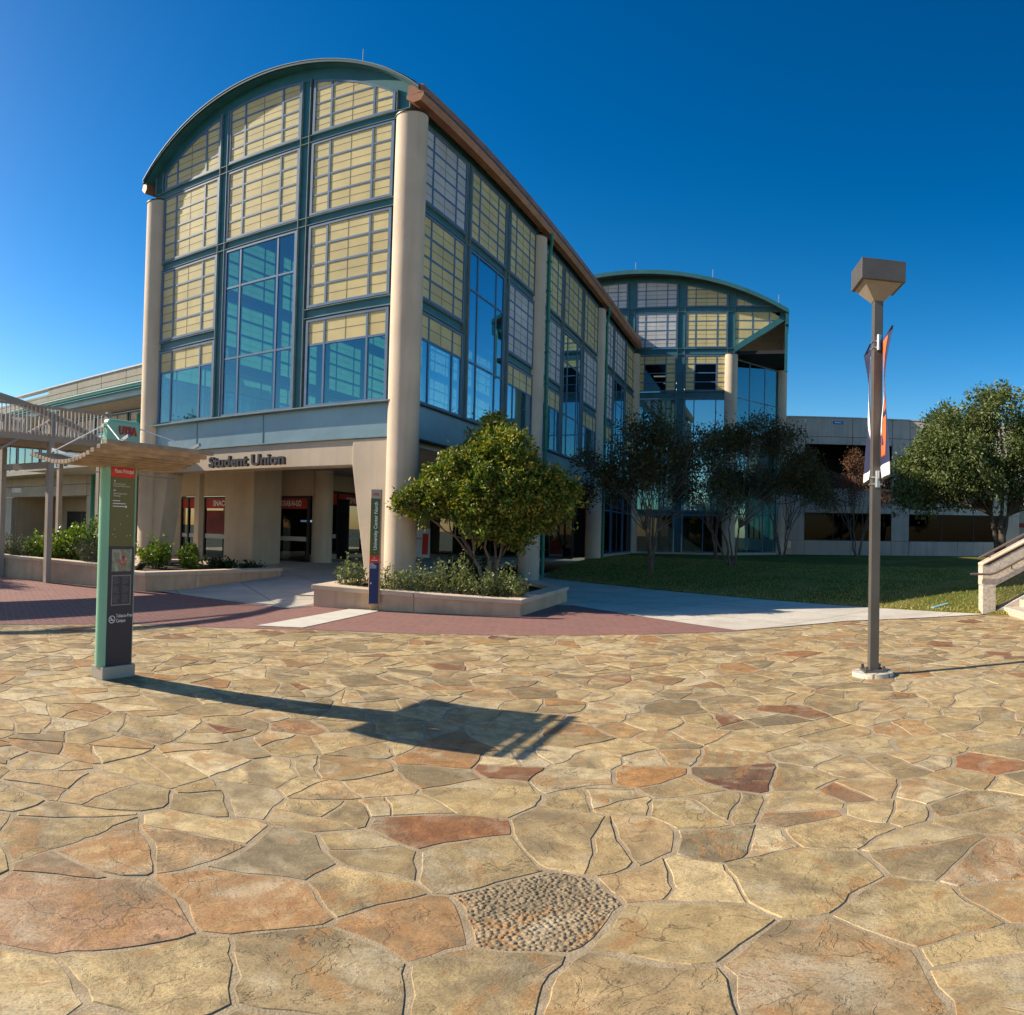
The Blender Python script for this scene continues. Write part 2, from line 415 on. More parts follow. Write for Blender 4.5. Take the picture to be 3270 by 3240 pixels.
def stone_mat(name, pebbled=False, banded=False):
    m, n, l, b = new_mat(name)
    a = n.new('ShaderNodeAttribute'); a.attribute_name = 'tint'
    sd = n.new('ShaderNodeAttribute'); sd.attribute_name = 'shift'
    g = n.new('ShaderNodeNewGeometry')
    ad = n.new('ShaderNodeVectorMath'); ad.operation = 'ADD'
    l.new(g.outputs['Position'], ad.inputs[0]); l.new(sd.outputs['Vector'], ad.inputs[1]); p = ad.outputs[0]
    def off(k):
        o_ = n.new('ShaderNodeVectorMath'); o_.operation = 'ADD'; o_.inputs[1].default_value = (k, k * 1.7, k * 0.6); l.new(p, o_.inputs[0]); return o_.outputs[0]
    big = noise(n, l, off(3), 1.7, 8, 0.62, 0.7)
    med = noise(n, l, p, 8, 8, 0.66, 0.5)
    fine = noise(n, l, p, 95, 5, 0.65)
    dk = mix(n, l, 1.0, a.outputs['Color'], (0.64, 0.62, 0.58), 'MULTIPLY'); lt = mix(n, l, 1.0, a.outputs['Color'], (1.20, 1.18, 1.12), 'MULTIPLY')
    c = mix(n, l, ramp(n, l, med, [(0.33, 0.0), (0.66, 1.0)]), dk, lt)
    c = mix(n, l, ramp(n, l, big, [(0.49, 0.0), (0.54, 0.35), (0.64, 0.80)]), c, (0.20, 0.15, 0.085))     # grey-brown weathering
    r2 = noise(n, l, off(11), 2.6, 8, 0.68, 1.2)
    c = mix(n, l, ramp(n, l, r2, [(0.55, 0.0), (0.585, 0.5), (0.70, 0.68)]), c, (0.40, 0.20, 0.07))       # rust bloom
    r3 = noise(n, l, off(23), 3.2, 6, 0.6, 0.5)
    c = mix(n, l, ramp(n, l, r3, [(0.53, 0.0), (0.68, 0.5)]), c, (0.58, 0.49, 0.33))                        # pale bloom
    c = mix(n, l, ramp(n, l, fine, [(0.36, 0.45), (0.52, 0.0)]), c, (0.13, 0.09, 0.05))                     # grains and pits
    vo = n.new('ShaderNodeTexVoronoi'); vo.feature = 'DISTANCE_TO_EDGE'; vo.inputs['Scale'].default_value = 1.7
    wp = n.new('ShaderNodeTexNoise'); wp.inputs['Scale'].default_value = 3.0; wp.inputs['Detail'].default_value = 6; l.new(p, wp.inputs['Vector'])
    wa = n.new('ShaderNodeVectorMath'); wa.operation = 'MULTIPLY_ADD'; wa.inputs[1].default_value = (0.9, 0.9, 0.9); l.new(wp.outputs['Color'], wa.inputs[0]); l.new(p, wa.inputs[2]); l.new(wa.outputs[0], vo.inputs['Vector'])
    cm = n.new('ShaderNodeMath'); cm.operation = 'MULTIPLY'; l.new(ramp(n, l, vo.outputs['Distance'], [(0.0, 1.0), (0.012, 0.0)]), cm.inputs[0]); l.new(ramp(n, l, noise(n, l, off(31), 1.4, 3), [(0.50, 0.0), (0.58, 0.8)]), cm.inputs[1])
    crack = cm.outputs[0]
    c = mix(n, l, crack, c, (0.07, 0.05, 0.03))
    if banded:
        wv = n.new('ShaderNodeTexWave'); wv.inputs['Scale'].default_value = 2.6; wv.inputs['Distortion'].default_value = 9.0
        wv.inputs['Detail'].default_value = 4; wv.inputs['Detail Scale'].default_value = 0.8
        l.new(p, wv.inputs['Vector'])
        c = mix(n, l, ramp(n, l, wv.outputs['Fac'], [(0.3, 0.0), (0.9, 0.5)]), c, (0.34, 0.17, 0.07))
    l.new(c, b.inputs['Base Color'])
    b.inputs['Roughness'].default_value = 0.78; b.inputs['Specular IOR Level'].default_value = 0.3
    # split layers: a stepped field makes ledges across the face
    st = noise(n, l, p, 2.6, 7, 0.62, 0.9)
    steps = ramp(n, l, st, [(0.0, 0.0), (0.40, 0.05), (0.415, 0.42), (0.52, 0.47), (0.53, 0.74), (0.61, 0.78), (0.62, 1.0)])
    sx_ = n.new('ShaderNodeSeparateXYZ'); l.new(sd.outputs['Vector'], sx_.inputs[0])
    def per_stone(sock, lo, hi):
        r_ = n.new('ShaderNodeMapRange'); r_.inputs['From Min'].default_value = -40; r_.inputs['From Max'].default_value = 40
        r_.inputs['To Min'].default_value = lo; r_.inputs['To Max'].default_value = hi; l.new(sock, r_.inputs[0]); return r_.outputs[0]
    nb = bump(n, l, steps, 0.8, 0.012, None); l.new(per_stone(sx_.outputs['X'], 0.0, 0.9), nb.node.inputs['Strength'])
    nb = bump(n, l, med, 0.7, 0.02, None, nb); l.new(per_stone(sx_.outputs['Y'], 0.1, 0.85), nb.node.inputs['Strength'])
    nb = bump(n, l, fine, 0.45, 0.005, None, nb)
    nb = bump(n, l, crack, -0.8, 0.01, None, nb)
    if pebbled:
        v = n.new('ShaderNodeTexVoronoi'); v.inputs['Scale'].default_value = 46; l.new(p, v.inputs['Vector'])
        nb = bump(n, l, ramp(n, l, v.outputs['Distance'], [(0.0, 1.0), (0.7, 0.0)]), 0.75, 0.016, None, nb)
    l.new(nb, b.inputs['Normal'])
    return m
M['stone'] = stone_mat('flagstone')
M['stoneband'] = stone_mat('flagstone_banded', banded=True)
M['stonepeb'] = stone_mat('flagstone_pebbled', pebbled=True)

def edge_y(x):
    for (a, b_), (c_, d) in zip(EDGE, EDGE[1:]):
        if a <= x <= c_: return b_ + (d - b_) * (x - a) / (c_ - a)
    return -9

def px_ray(x, y):
    lon = (x - IW / 2) / F; lat = (Y0 - y) / F
    return _r2 * (math.cos(lat) * math.sin(lon)) + _f * (math.cos(lat) * math.cos(lon)) + _u2 * math.sin(lat)
def to_px(q):
    d = Vector(q) - Vector((0, 0, EYE))
    a, b_, c_ = d.dot(_r2), d.dot(_f), d.dot(_u2)
    return IW / 2 + F * math.atan2(a, b_), Y0 - F * math.atan2(c_, math.hypot(a, b_))

def make_stones():
    """uneven slabs: scattered coarse cells, many of them broken once or more by a crooked cut"""
    rng = np.random.default_rng(11)
    pts = []; cell = {}; tries = 0
    for (sx, sy), dm in (((1005, 1715), 0.60), ((1510, 1655), 0.62), ((180, 1738), 0.54), ((815, 1567), 0.40), ((1560, 1840), 0.55), ((600, 1850), 0.55), ((940, 1860), 0.5), ((1180, 1880), 0.5), ((300, 1850), 0.46), ((480, 1692), 0.26), ((1740, 1725), 0.46), ((540, 1622), 0.36), ((1220, 1462), 0.36)):
        d = px_ray(sx * IW / 1932, sy * IW / 1932); t = -EYE / d.z
        cell.setdefault((int(d.x * t / 0.8), int(d.y * t / 0.8)), []).append(len(pts)); pts.append((d.x * t, d.y * t, dm))
    keep = len(pts)
    while tries < 60000 and len(pts) < 1500:
        tries += 1
        x = rng.uniform(-11.5, 14); y = rng.uniform(-1.2, 16.2)
        if y > edge_y(x) + 0.5: continue
        dm = rng.choice([0.30, 0.42, 0.55, 0.70], p=[0.2, 0.3, 0.3, 0.2])
        k = (int(x / 0.8), int(y / 0.8)); ok = True
        for i in (-1, 0, 1):
            for j in (-1, 0, 1):
                for q in cell.get((k[0] + i, k[1] + j), ()):
                    if (pts[q][0] - x) ** 2 + (pts[q][1] - y) ** 2 < max(dm, pts[q][2] * 0.72) ** 2: ok = False; break
        if ok:
            cell.setdefault(k, []).append(len(pts)); pts.append((x, y, dm))
    P = np.array([(a, b_) for a, b_, _ in pts]); W = np.array([(d * 0.4) ** 2 for _, _, d in pts])
    def cut(poly, nrm, c0):
        new = []
        for q in range(len(poly)):
            a = poly[q]; b_ = poly[(q + 1) % len(poly)]
            da = a @ nrm - c0; db = b_ @ nrm - c0
            if da <= 0: new.append(a)
            if (da < 0 < db) or (db < 0 < da): new.append(a + (b_ - a) * (da / (da - db)))
        return new
    def area(p_):
        p_ = np.array(p_); x_, y_ = p_[:, 0], p_[:, 1]
        return abs(np.dot(x_, np.roll(y_, -1)) - np.dot(y_, np.roll(x_, -1))) / 2
    out = []
    for i in range(len(P)):
        d2 = ((P - P[i]) ** 2).sum(1); near = np.argsort(d2)[1:22]
        poly = [P[i] + np.array(v) for v in ((-1.2, -1.2), (1.2, -1.2), (1.2, 1.2), (-1.2, 1.2))]
        for j in near:
            poly = cut(poly, P[j] - P[i], (P[j] @ P[j] - P[i] @ P[i] - (W[j] - W[i])) / 2)
            if len(poly) < 3: break
        if len(poly) < 3: continue
        todo = [poly]
        while todo:
            p_ = todo.pop(); A = area(p_)
            if A < 0.006: continue
            if i >= keep and A > rng.choice([0.09, 0.15, 0.24, 0.36], p=[0.2, 0.35, 0.3, 0.15]) and len(p_) > 2:
                q = np.array(p_); c_ = q.mean(0); u, s_, vt = np.linalg.svd(q - c_)
                an = math.atan2(vt[0][1], vt[0][0]) + rng.normal(0, 0.5); nrm = np.array([math.cos(an), math.sin(an)])
                c0 = (c_ + vt[0] * rng.normal(0, 0.16) * math.sqrt(A)) @ nrm
                a_, b_ = cut(p_, nrm, c0), cut(p_, -nrm, -c0)
                if len(a_) > 2 and len(b_) > 2 and min(area(a_), area(b_)) > 0.014: todo += [a_, b_]; continue
            out.append(np.array(p_))
    stones = []
    for poly in out:
        cen = poly.mean(0)
        if cen[1] > edge_y(cen[0]) - 0.05: continue
        poly[:, 1] = np.minimum(poly[:, 1], [edge_y(x) - 0.03 for x in poly[:, 0]])
        stones.append(poly)
    return stones

def warp(q):
    x, y = q
    return np.array([x + 0.036 * math.sin(3.1 * y + 1.3 * math.sin(2.3 * x)) + 0.016 * math.sin(9.7 * y + 4 * x) + 0.006 * math.sin(23 * y - 11 * x),
                     y + 0.036 * math.sin(2.7 * x + 1.7 * math.sin(2.9 * y)) + 0.016 * math.sin(10.3 * x - 5 * y) + 0.006 * math.sin(21 * x + 13 * y)])

PAL = [((0.52, 0.375, 0.185), 28), ((0.56, 0.42, 0.22), 26), ((0.48, 0.35, 0.17), 22), ((0.58, 0.45, 0.26), 14), ((0.40, 0.295, 0.15), 13),
       ((0.29, 0.22, 0.12), 8), ((0.46, 0.285, 0.125), 9), ((0.40, 0.215, 0.09), 6), ((0.25, 0.115, 0.055), 2.2), ((0.48, 0.33, 0.165), 10)]
# stones whose colour one remembers: (photo px at 1932 width, colour, kind)
SPECIAL = [((1000, 1715), (0.36, 0.27, 0.165), 'peb'), ((815, 1567), (0.29, 0.125, 0.055), ''), ((480, 1690), (0.19, 0.075, 0.04), ''), ((185, 1735), (0.42, 0.25, 0.14), ''),
           ((420, 1388), (0.22, 0.085, 0.05), ''), ((1385, 1462), (0.16, 0.075, 0.045), ''), ((1220, 1462), (0.47, 0.24, 0.09), ''), ((1165, 1283), (0.35, 0.17, 0.08), ''),
           ((390, 1795), (0.44, 0.22, 0.10), 'band'), ((385, 1720), (0.47, 0.28, 0.13), 'band'), ((230, 1590), (0.52, 0.34, 0.17), 'band'), ((740, 1720), (0.42, 0.24, 0.11), ''),
           ((1560, 1830), (0.40, 0.275, 0.145), ''), ((545, 1625), (0.30, 0.235, 0.14), ''), ((110, 1630), (0.40, 0.24, 0.13), ''), ((1880, 1650), (0.52, 0.34, 0.18), 'band'),
           ((1520, 1230), (0.34, 0.15, 0.06), ''), ((1700, 1350), (0.50, 0.33, 0.17), 'band'), ((930, 1203), (0.13, 0.06, 0.045), ''), ((1560, 1497), (0.36, 0.17, 0.08), ''),
           ((1840, 1440), (0.36, 0.16, 0.07), ''), ((570, 1385), (0.42, 0.22, 0.10), ''), ((330, 1640), (0.47, 0.30, 0.15), ''), ((600, 1850), (0.38, 0.28, 0.15), ''), ((940, 1860), (0.44, 0.33, 0.17), ''), ((300, 1850), (0.50, 0.37, 0.19), ''), ((1510, 1655), (0.49, 0.365, 0.18), ''), ((1740, 1725), (0.47, 0.35, 0.175), ''), ((1200, 1880), (0.46, 0.325, 0.165), '')]

def build_stones():
    rng = np.random.default_rng(5)
    stones = make_stones()
    cens = np.array([s.mean(0) for s in stones])
    spec = {}
    for (sx, sy), colr, kd in SPECIAL:
        d = px_ray(sx * IW / 1932, sy * IW / 1932); t = -EYE / d.z
        q = np.array([d.x * t, d.y * t]); i = int(((cens - q) ** 2).sum(1).argmin()); spec[i] = (colr, kd)
    wts = np.array([w_ for _, w_ in PAL], float); wts /= wts.sum()
    area = []
    for i, s in enumerate(stones):
        q = [to_px((x, y, 0)) for x, y in s]
        inside = any(-40 < a < IW + 40 and b_ < IH + 60 for a, b_ in q)
        ar = 0.0
        for k in range(len(q)):
            ar += q[k][0] * q[(k + 1) % len(q)][1] - q[(k + 1) % len(q)][0] * q[k][1]
        area.append(abs(ar) / 2 if inside else -1.0)
    order = np.argsort(area)[::-1]
    single = set(int(i) for i in order[:300] if area[int(i)] > 0)
    rest = {'stone': [[], [], [], []], 'stoneband': [[], [], [], []]}
    for i, s in enumerate(stones):
        c = s.mean(0)
        # inset for the joint, rough edge
        e = []
        nseg = len(s)
        ctr = c
        gap = rng.uniform(0.004, 0.011)
        for k in range(nseg):
            a = s[k]; b_ = s[(k + 1) % nseg]; L = np.linalg.norm(b_ - a)
            if L < 1e-4: continue
            gap = rng.choice([0.001, 0.004, 0.008, 0.013], p=[0.35, 0.35, 0.2, 0.1]); m_ = max(1, int(L / 0.075)); nr = np.array([(b_ - a)[1], -(b_ - a)[0]]) / L
            for q in range(m_):
                t = q / m_
                pt = a + (b_ - a) * t
                to = ctr - pt; dl = np.linalg.norm(to)
                ins = gap / max(0.35, abs(to @ nr) / max(dl, 1e-6)) * (1.4 if q == 0 else 1.0)
                pt = pt + to / max(dl, 1e-6) * min(ins + abs(rng.normal(0, 0.006)), dl * 0.4)
                e.append(warp(pt))
        if len(e) < 3: continue
        e = np.array(e); k = len(e)
        z = rng.uniform(0.002, 0.0055); tx, ty = rng.normal(0, 0.003, 2)
        cc = e.mean(0)
        hz = lambda q, dz: z + dz + (q[0] - cc[0]) * tx + (q[1] - cc[1]) * ty
        inner = cc + (e - cc) * (1 - 0.007 / np.maximum(0.05, np.linalg.norm(e - cc, axis=1)))[:, None]
        v = [(q[0], q[1], hz(q, -0.007)) for q in e] + [(q[0], q[1], hz(q, 0.0)) for q in inner]
        f = [(a, (a + 1) % k, k + (a + 1) % k, k + a) for a in range(k)] + [tuple(range(k, 2 * k))]
        if i in spec: colr, kd = spec[i]
        else:
            colr = PAL[int(rng.choice(len(PAL), p=wts))][0]; kd = 'band' if rng.random() < 0.05 else ''
            colr = tuple(np.array(colr) * rng.uniform(0.88, 1.12))
        sh = rng.uniform(-40, 40, 3)
        mk = {'': 'stone', 'band': 'stoneband', 'peb': 'stonepeb'}[kd]
        if i in single or kd == 'peb':
            me = bpy.data.meshes.new('flagstone'); me.from_pydata(v, [], f)
            t1 = me.attributes.new('tint', 'FLOAT_COLOR', 'POINT'); t1.data.foreach_set('color', np.tile([*colr, 1.0], len(v)))
            t2 = me.attributes.new('shift', 'FLOAT_VECTOR', 'POINT'); t2.data.foreach_set('vector', np.tile(sh, len(v)))
            link('flagstone', me, M[mk], plaza, fix=False)
        else:
            r = rest['stoneband' if kd == 'band' else 'stone']; n0 = len(r[0])
            r[0] += v; r[1] += [tuple(a + n0 for a in q) for q in f]; r[2] += [(*colr, 1.0)] * len(v); r[3] += [tuple(sh)] * len(v)
    for mk, r in rest.items():
        me = bpy.data.meshes.new('far_flagstones'); me.from_pydata(r[0], [], r[1])
        t1 = me.attributes.new('tint', 'FLOAT_COLOR', 'POINT'); t1.data.foreach_set('color', np.array(r[2]).ravel())
        t2 = me.attributes.new('shift', 'FLOAT_VECTOR', 'POINT'); t2.data.foreach_set('vector', np.array(r[3]).ravel())
        o = link('far_flagstones', me, M[mk], plaza, fix=False); o['kind'] = 'stuff'
build_stones()

# red brick band behind the flagstones
def brick_mat(name, c1, c2, mortar, scale, bw=0.5, bh=0.25, rot=0.0):
    m, n, l, b = new_mat(name)
    g_ = n.new('ShaderNodeNewGeometry'); mp = n.new('ShaderNodeMapping'); mp.inputs['Rotation'].default_value = (0, 0, rot)
    l.new(g_.outputs['Position'], mp.inputs[0])
    t = n.new('ShaderNodeTexBrick'); t.inputs['Scale'].default_value = scale; t.inputs['Color1'].default_value = (*c1, 1); t.inputs['Color2'].default_value = (*c2, 1)
    t.inputs['Mortar'].default_value = (*mortar, 1); t.inputs['Mortar Size'].default_value = 0.03; t.inputs['Brick Width'].default_value = bw; t.inputs['Row Height'].default_value = bh
    l.new(mp.outputs[0], t.inputs['Vector'])
    p = pos(n, l)
    c = mix(n, l, ramp(n, l, noise(n, l, p, 1.1, 6), [(0.3, 0.0), (0.75, 0.5)]), t.outputs['Color'], (0.20, 0.115, 0.095))
    c = mix(n, l, ramp(n, l, noise(n, l, p, 14, 5), [(0.5, 0.0), (0.8, 0.35)]), c, (0.40, 0.25, 0.20))
    l.new(c, b.inputs['Base Color']); b.inputs['Roughness'].default_value = 0.85
    bump(n, l, t.outputs['Fac'], -0.4, 0.004, b)
    return m
M['brick'] = brick_mat('red_paving_brick', (0.31, 0.115, 0.085), (0.23, 0.085, 0.065), (0.25, 0.16, 0.13), 2.2, rot=0.46)
def concrete_mat():
    m, n, l, b = new_mat('pale_walk_concrete'); p = pos(n, l)
    c = ramp(n, l, noise(n, l, p, 0.9, 7, 0.65), [(0.3, (0.52, 0.45, 0.35)), (0.55, (0.66, 0.585, 0.47)), (0.75, (0.72, 0.65, 0.54))])
    c = mix(n, l, ramp(n, l, noise(n, l, p, 40, 4), [(0.35, 0.35), (0.55, 0.0)]), c, (0.26, 0.22, 0.17))
    c = mix(n, l, ramp(n, l, noise(n, l, p, 2.6, 6, 0.7), [(0.58, 0.0), (0.72, 0.4)]), c, (0.28, 0.23, 0.17))
    g_ = n.new('ShaderNodeNewGeometry'); mp = n.new('ShaderNodeMapping'); mp.inputs['Rotation'].default_value = (0, 0, 0.62); l.new(g_.outputs['Position'], mp.inputs[0])
    t = n.new('ShaderNodeTexBrick'); t.offset = 0.0; t.inputs['Scale'].default_value = 1.0; t.inputs['Mortar Size'].default_value = 0.012; t.inputs['Brick Width'].default_value = 1.8; t.inputs['Row Height'].default_value = 1.8
    l.new(mp.outputs[0], t.inputs['Vector'])
    c = mix(n, l, t.outputs['Fac'], c, (0.20, 0.165, 0.12))
    l.new(c, b.inputs['Base Color']); b.inputs['Roughness'].default_value = 0.9
    nb = bump(n, l, t.outputs['Fac'], -0.6, 0.01, None); bump(n, l, noise(n, l, p, 70, 4), 0.3, 0.006, b, nb)
    return m
M['concrete'] = concrete_mat()
g = MB()
bp = EDGE[1:8]
top = [(0.2, 12.95), (-1.2, 13.2), (-2.9, 14.6), (-4.4, 16.2), (-8.4, 12.2), (-9.2, 11.25), (-13.2, 10.2), (-17.6, 8.6), (-22, 7.0), (-26, 0.0)]
pp = [(x, y - 0.06) for x, y in EDGE[1:7]] + [(0.2, 12.5)] + top[1:]
g.v = [(x, y, 0.005) for x, y in pp]; g.f = [tuple(range(len(pp)))]
structure(g.build('brick_paving', M['brick']))
# concrete walks: towards the entrance, and round the planter to the lawn
def floor_z(y):
    pts = [(10.0, 0.0), (11.2, 0.0), (15.0, 0.22), (18.5, 0.35), (24.0, 0.5), (60, 0.5)]
    for (a, b_), (c_, d) in zip(pts, pts[1:]):
        if y <= c_: return b_ + (d - b_) * (y - a) / (c_ - a)
    return 0.5
g = MB()
ys = [10.6, 11.2, 12.5, 13.8, 15.0, 17, 18.5, 21, 24, 34]
for a, b_ in zip(ys, ys[1:]):
    xl = lambda y: -13.9 if y < 11.3 else (-12.6 if y < 15 else -24)
    xr = lambda y: -8.55 if y < 15.5 else -8.6
    g.quad((xl(a), a, floor_z(a) + 0.009), (xr(a), a, floor_z(a) + 0.009), (xr(b_), b_, floor_z(b_) + 0.009), (xl(b_), b_, floor_z(b_) + 0.009))
structure(g.build('entrance_walk', M['concrete']))
g = MB(); pp = [(-0.56, 11.94), (1.49, 13.50), (4.39, 14.35), (4.6, 14.6), (1.0, 17.4), (-2.6, 20.0), (-6.8, 23.2), (-8.0, 24.6), (-8.0, 34), (-8.7, 34), (-8.7, 14.0), (-4.3, 15.0)]
g.v = [(x, y, 0.009) for x, y in pp]; g.f = [tuple(range(len(pp)))]
structure(g.build('lawn_walk', M['concrete']))
g = MB()
for pp in ([(-7.40, 8.32), (-6.78, 8.72), (-7.15, 11.60), (-7.75, 11.45)],):
    g.v = [(x, y, 0.013) for x, y in pp]; g.f = [tuple(range(len(pp)))]
structure(g.build('concrete_strip', plain('pale_strip_concrete', (0.62, 0.57, 0.47), 0.9, var=0.08)))

# lawn
m, n, l, b = new_mat('lawn_turf')
p = pos(n, l)
c = ramp(n, l, noise(n, l, p, 0.7, 6), [(0.30, (0.11, 0.14, 0.022)), (0.5, (0.175, 0.19, 0.035)), (0.68, (0.32, 0.26, 0.085))])
c = mix(n, l, ramp(n, l, noise(n, l, p, 25, 5), [(0.35, 0.5), (0.65, 0.0)]), c, (0.03, 0.05, 0.012))
l.new(c, b.inputs['Base Color']); b.inputs['Roughness'].default_value = 0.95; b.inputs['Specular IOR Level'].default_value = 0.1
bump(n, l, noise(n, l, p, 45, 4), 1.0, 0.05, b)
M['lawn'] = m
g = MB(); NX, NY = 40, 44
xs = np.linspace(-8.0, 30, NX)
for i, x in enumerate(xs):
    e0 = lawn_edge(x)
    for j in range(NY):
        t = (j / (NY - 1)) ** 1.7; y = e0 + (62 - e0) * t
        g.v.append((x, y, lawn_z(x, y) + (0.02 if j else 0.0)))
for i in range(NX - 1):
    for j in range(NY - 1):
        a = i * NY + j; g.f.append((a, a + NY, a + NY + 1, a + 1))
structure(g.build('lawn', M['lawn'], smooth=3.2))

def grass():
    rng = np.random.default_rng(3)
    N = 60000
    x = rng.uniform(-8, 12, N); t = rng.random(N) ** 1.6
    e0 = np.array([lawn_edge(a) for a in x]); y = e0 + 0.03 + t * 12
    z = np.array([lawn_z(a, b_) for a, b_ in zip(x, y)]) + 0.012
    h = rng.uniform(0.025, 0.07, N); wd = rng.uniform(0.006, 0.012, N); an = rng.uniform(0, 2 * PI, N)
    lx, ly = rng.normal(0, 0.025, N), rng.normal(0, 0.025, N)
    V = np.zeros((N, 3, 3)); cx, sx = np.cos(an) * wd, np.sin(an) * wd
    V[:, 0] = np.stack([x - cx, y - sx, z], 1); V[:, 1] = np.stack([x + cx, y + sx, z], 1); V[:, 2] = np.stack([x + lx, y + ly, z + h], 1)
    dry = np.clip(rng.normal(0.35, 0.3, N) + np.exp(-(y - e0) / 0.8) * 0.5, 0, 1)[:, None]
    colr = (1 - dry) * np.array([0.20, 0.24, 0.036]) + dry * np.array([0.50, 0.38, 0.13])
    colr *= rng.uniform(0.7, 1.25, N)[:, None]
    me = bpy.data.meshes.new('grass'); me.from_pydata(V.reshape(-1, 3).tolist(), [], np.arange(N * 3).reshape(-1, 3).tolist())
    t1 = me.attributes.new('tint', 'FLOAT_COLOR', 'POINT'); t1.data.foreach_set('color', np.repeat(np.hstack([colr, np.ones((N, 1))]), 3, 0).ravel())
    o = link('grass', me, M['needle'], None, fix=False)
    o['kind'] = 'stuff'; o['label'] = 'short mown grass blades growing on the lawn'
grass()

# ------------------------------------------------------------------ facades
class Face:
    """a vertical facade plane: u along it, v = height, w outwards"""
    def __init__(self, o, du, dw):
        self.o = Vector(o); self.du = Vector(du); self.dw = Vector(dw)
    def P(self, u, v, w=0.0):
        q = self.o + self.du * u + self.dw * w
        return (q.x, q.y, v)
    def box(self, mb, u0, u1, v0, v1, w0, w1):
        mb.hexa([self.P(u0, v0, w0), self.P(u1, v0, w0), self.P(u1, v0, w1), self.P(u0, v0, w1)], [self.P(u0, v1, w0), self.P(u1, v1, w0), self.P(u1, v1, w1), self.P(u0, v1, w1)])
    def poly(self, mb, pts, w0, w1):
        mb.hexa([self.P(u, v, w0) for u, v in pts], [self.P(u, v, w1) for u, v in pts])

def rows(v0, v1, n): return [v0 + (v1 - v0) * i / n for i in range(n + 1)]

def window(face, parent, u0, u1, v0, v1, cols, vrows, mats, top=None, single=True, name='window', mw=0.055, fr=0.07, sheet=False):
    """framed window: cols/vrows are the mullion lines (borders included), mats(ci, ri) the pane material; top(u) an arched head"""
    lim = (lambda u: v1) if top is None else (lambda u: min(v1, top(u)))
    fm = MB()
    # outer frame
    if top is None:
        face.box(fm, u0, u1, v1 - fr, v1, -0.05, 0.055)
    else:
        N = 14; us = [u0 + (u1 - u0) * i / N for i in range(N + 1)]
        for a, b_ in zip(us, us[1:]):
            ta, tb = lim(a), lim(b_)
            if max(ta, tb) < v0 + 0.02: continue
            face.poly(fm, [(a, max(v0, ta - fr)), (b_, max(v0, tb - fr)), (b_, max(v0 + 0.01, tb)), (a, max(v0 + 0.01, ta))], -0.05, 0.055)
    face.box(fm, u0, u1, v0, v0 + fr, -0.05, 0.06)
    for a, b_ in ((u0, u0 + fr), (u1 - fr, u1)):
        h = min(lim(a), lim(b_))
        if h > v0 + fr + 0.05: face.box(fm, a, b_, v0 + fr, h - (fr if top is None else 0.02), -0.05, 0.057)
    for c_ in cols[1:-1]:
        h = lim(c_) - 0.03
        if h > v0 + fr: face.box(fm, c_ - mw / 2, c_ + mw / 2, v0 + fr, h, -0.045, 0.045)
    for r_ in vrows[1:-1]:
        if top is None:
            face.box(fm, u0 + fr, u1 - fr, r_ - mw / 2, r_ + mw / 2, -0.045, 0.042)
        else:
            us = [u0 + (u1 - u0) * i / 60 for i in range(61)]; ok = [u for u in us if lim(u) > r_]
            if len(ok) > 2: face.box(fm, max(ok[0], u0 + fr), min(ok[-1], u1 - fr), r_ - mw / 2, r_ + mw / 2, -0.045, 0.042)
    wnd = fm.build(name, M['mullion'], parent)
    thin = MB(); joined = {}
    for ci, (a, b_) in enumerate(zip(cols, cols[1:])):
        for ri, (c_, d) in enumerate(zip(vrows, vrows[1:])):
            mt = mats(ci, ri); mb = MB()
            ww = (0.008, 0.026)
            if top is None or min(lim(a), lim(b_), lim((a + b_) / 2)) >= d:
                if sheet: mb.quad(face.P(a, c_, -0.02), face.P(b_, c_, -0.02), face.P(b_, d, -0.02), face.P(a, d, -0.02))
                else: face.box(mb, a, b_, c_, d, *ww)
                hi = lambda u: d
            else:
                us = [a + (b_ - a) * i / 8 for i in range(9)]
                tops = [(u, min(d, lim(u) - 0.03)) for u in us]
                tops = [(u, h) for u, h in tops if h > c_ + 0.01]
                if len(tops) < 2: continue
                face.poly(mb, [(tops[0][0], c_), (tops[-1][0], c_)] + [(u, h) for u, h in reversed(tops)], *ww)
                hi = lambda u: min(d, lim(u) - 0.03)
            if mt in ('yellow', 'panelwhite'):       # fine joints of the panel
                mid = (c_ + d) / 2
                us = [a + (b_ - a) * i / 20 for i in range(21)]; ok = [u for u in us if hi(u) > mid + 0.02]
                if len(ok) > 1: face.box(thin, ok[0], ok[-1], mid - 0.007, mid + 0.007, 0.02, 0.030)
                if b_ - a > 0.85:
                    um = (a + b_) / 2
                    if hi(um) > c_ + 0.05: face.box(thin, um - 0.007, um + 0.007, c_, hi(um), 0.02, 0.0305)
            if single: mb.build('pane', M[mt], wnd)
            else:
                j = joined.setdefault(mt, MB()); n0 = len(j.v); j.v += mb.v; j.f += [tuple(i + n0 for i in f_) for f_ in mb.f]
    for mt, j in joined.items(): j.build('panes', M[mt], wnd)['kind'] = 'stuff'
    if thin.v: thin.build('glazing_bars', M['thinbar'], wnd)['kind'] = 'stuff'
    return wnd

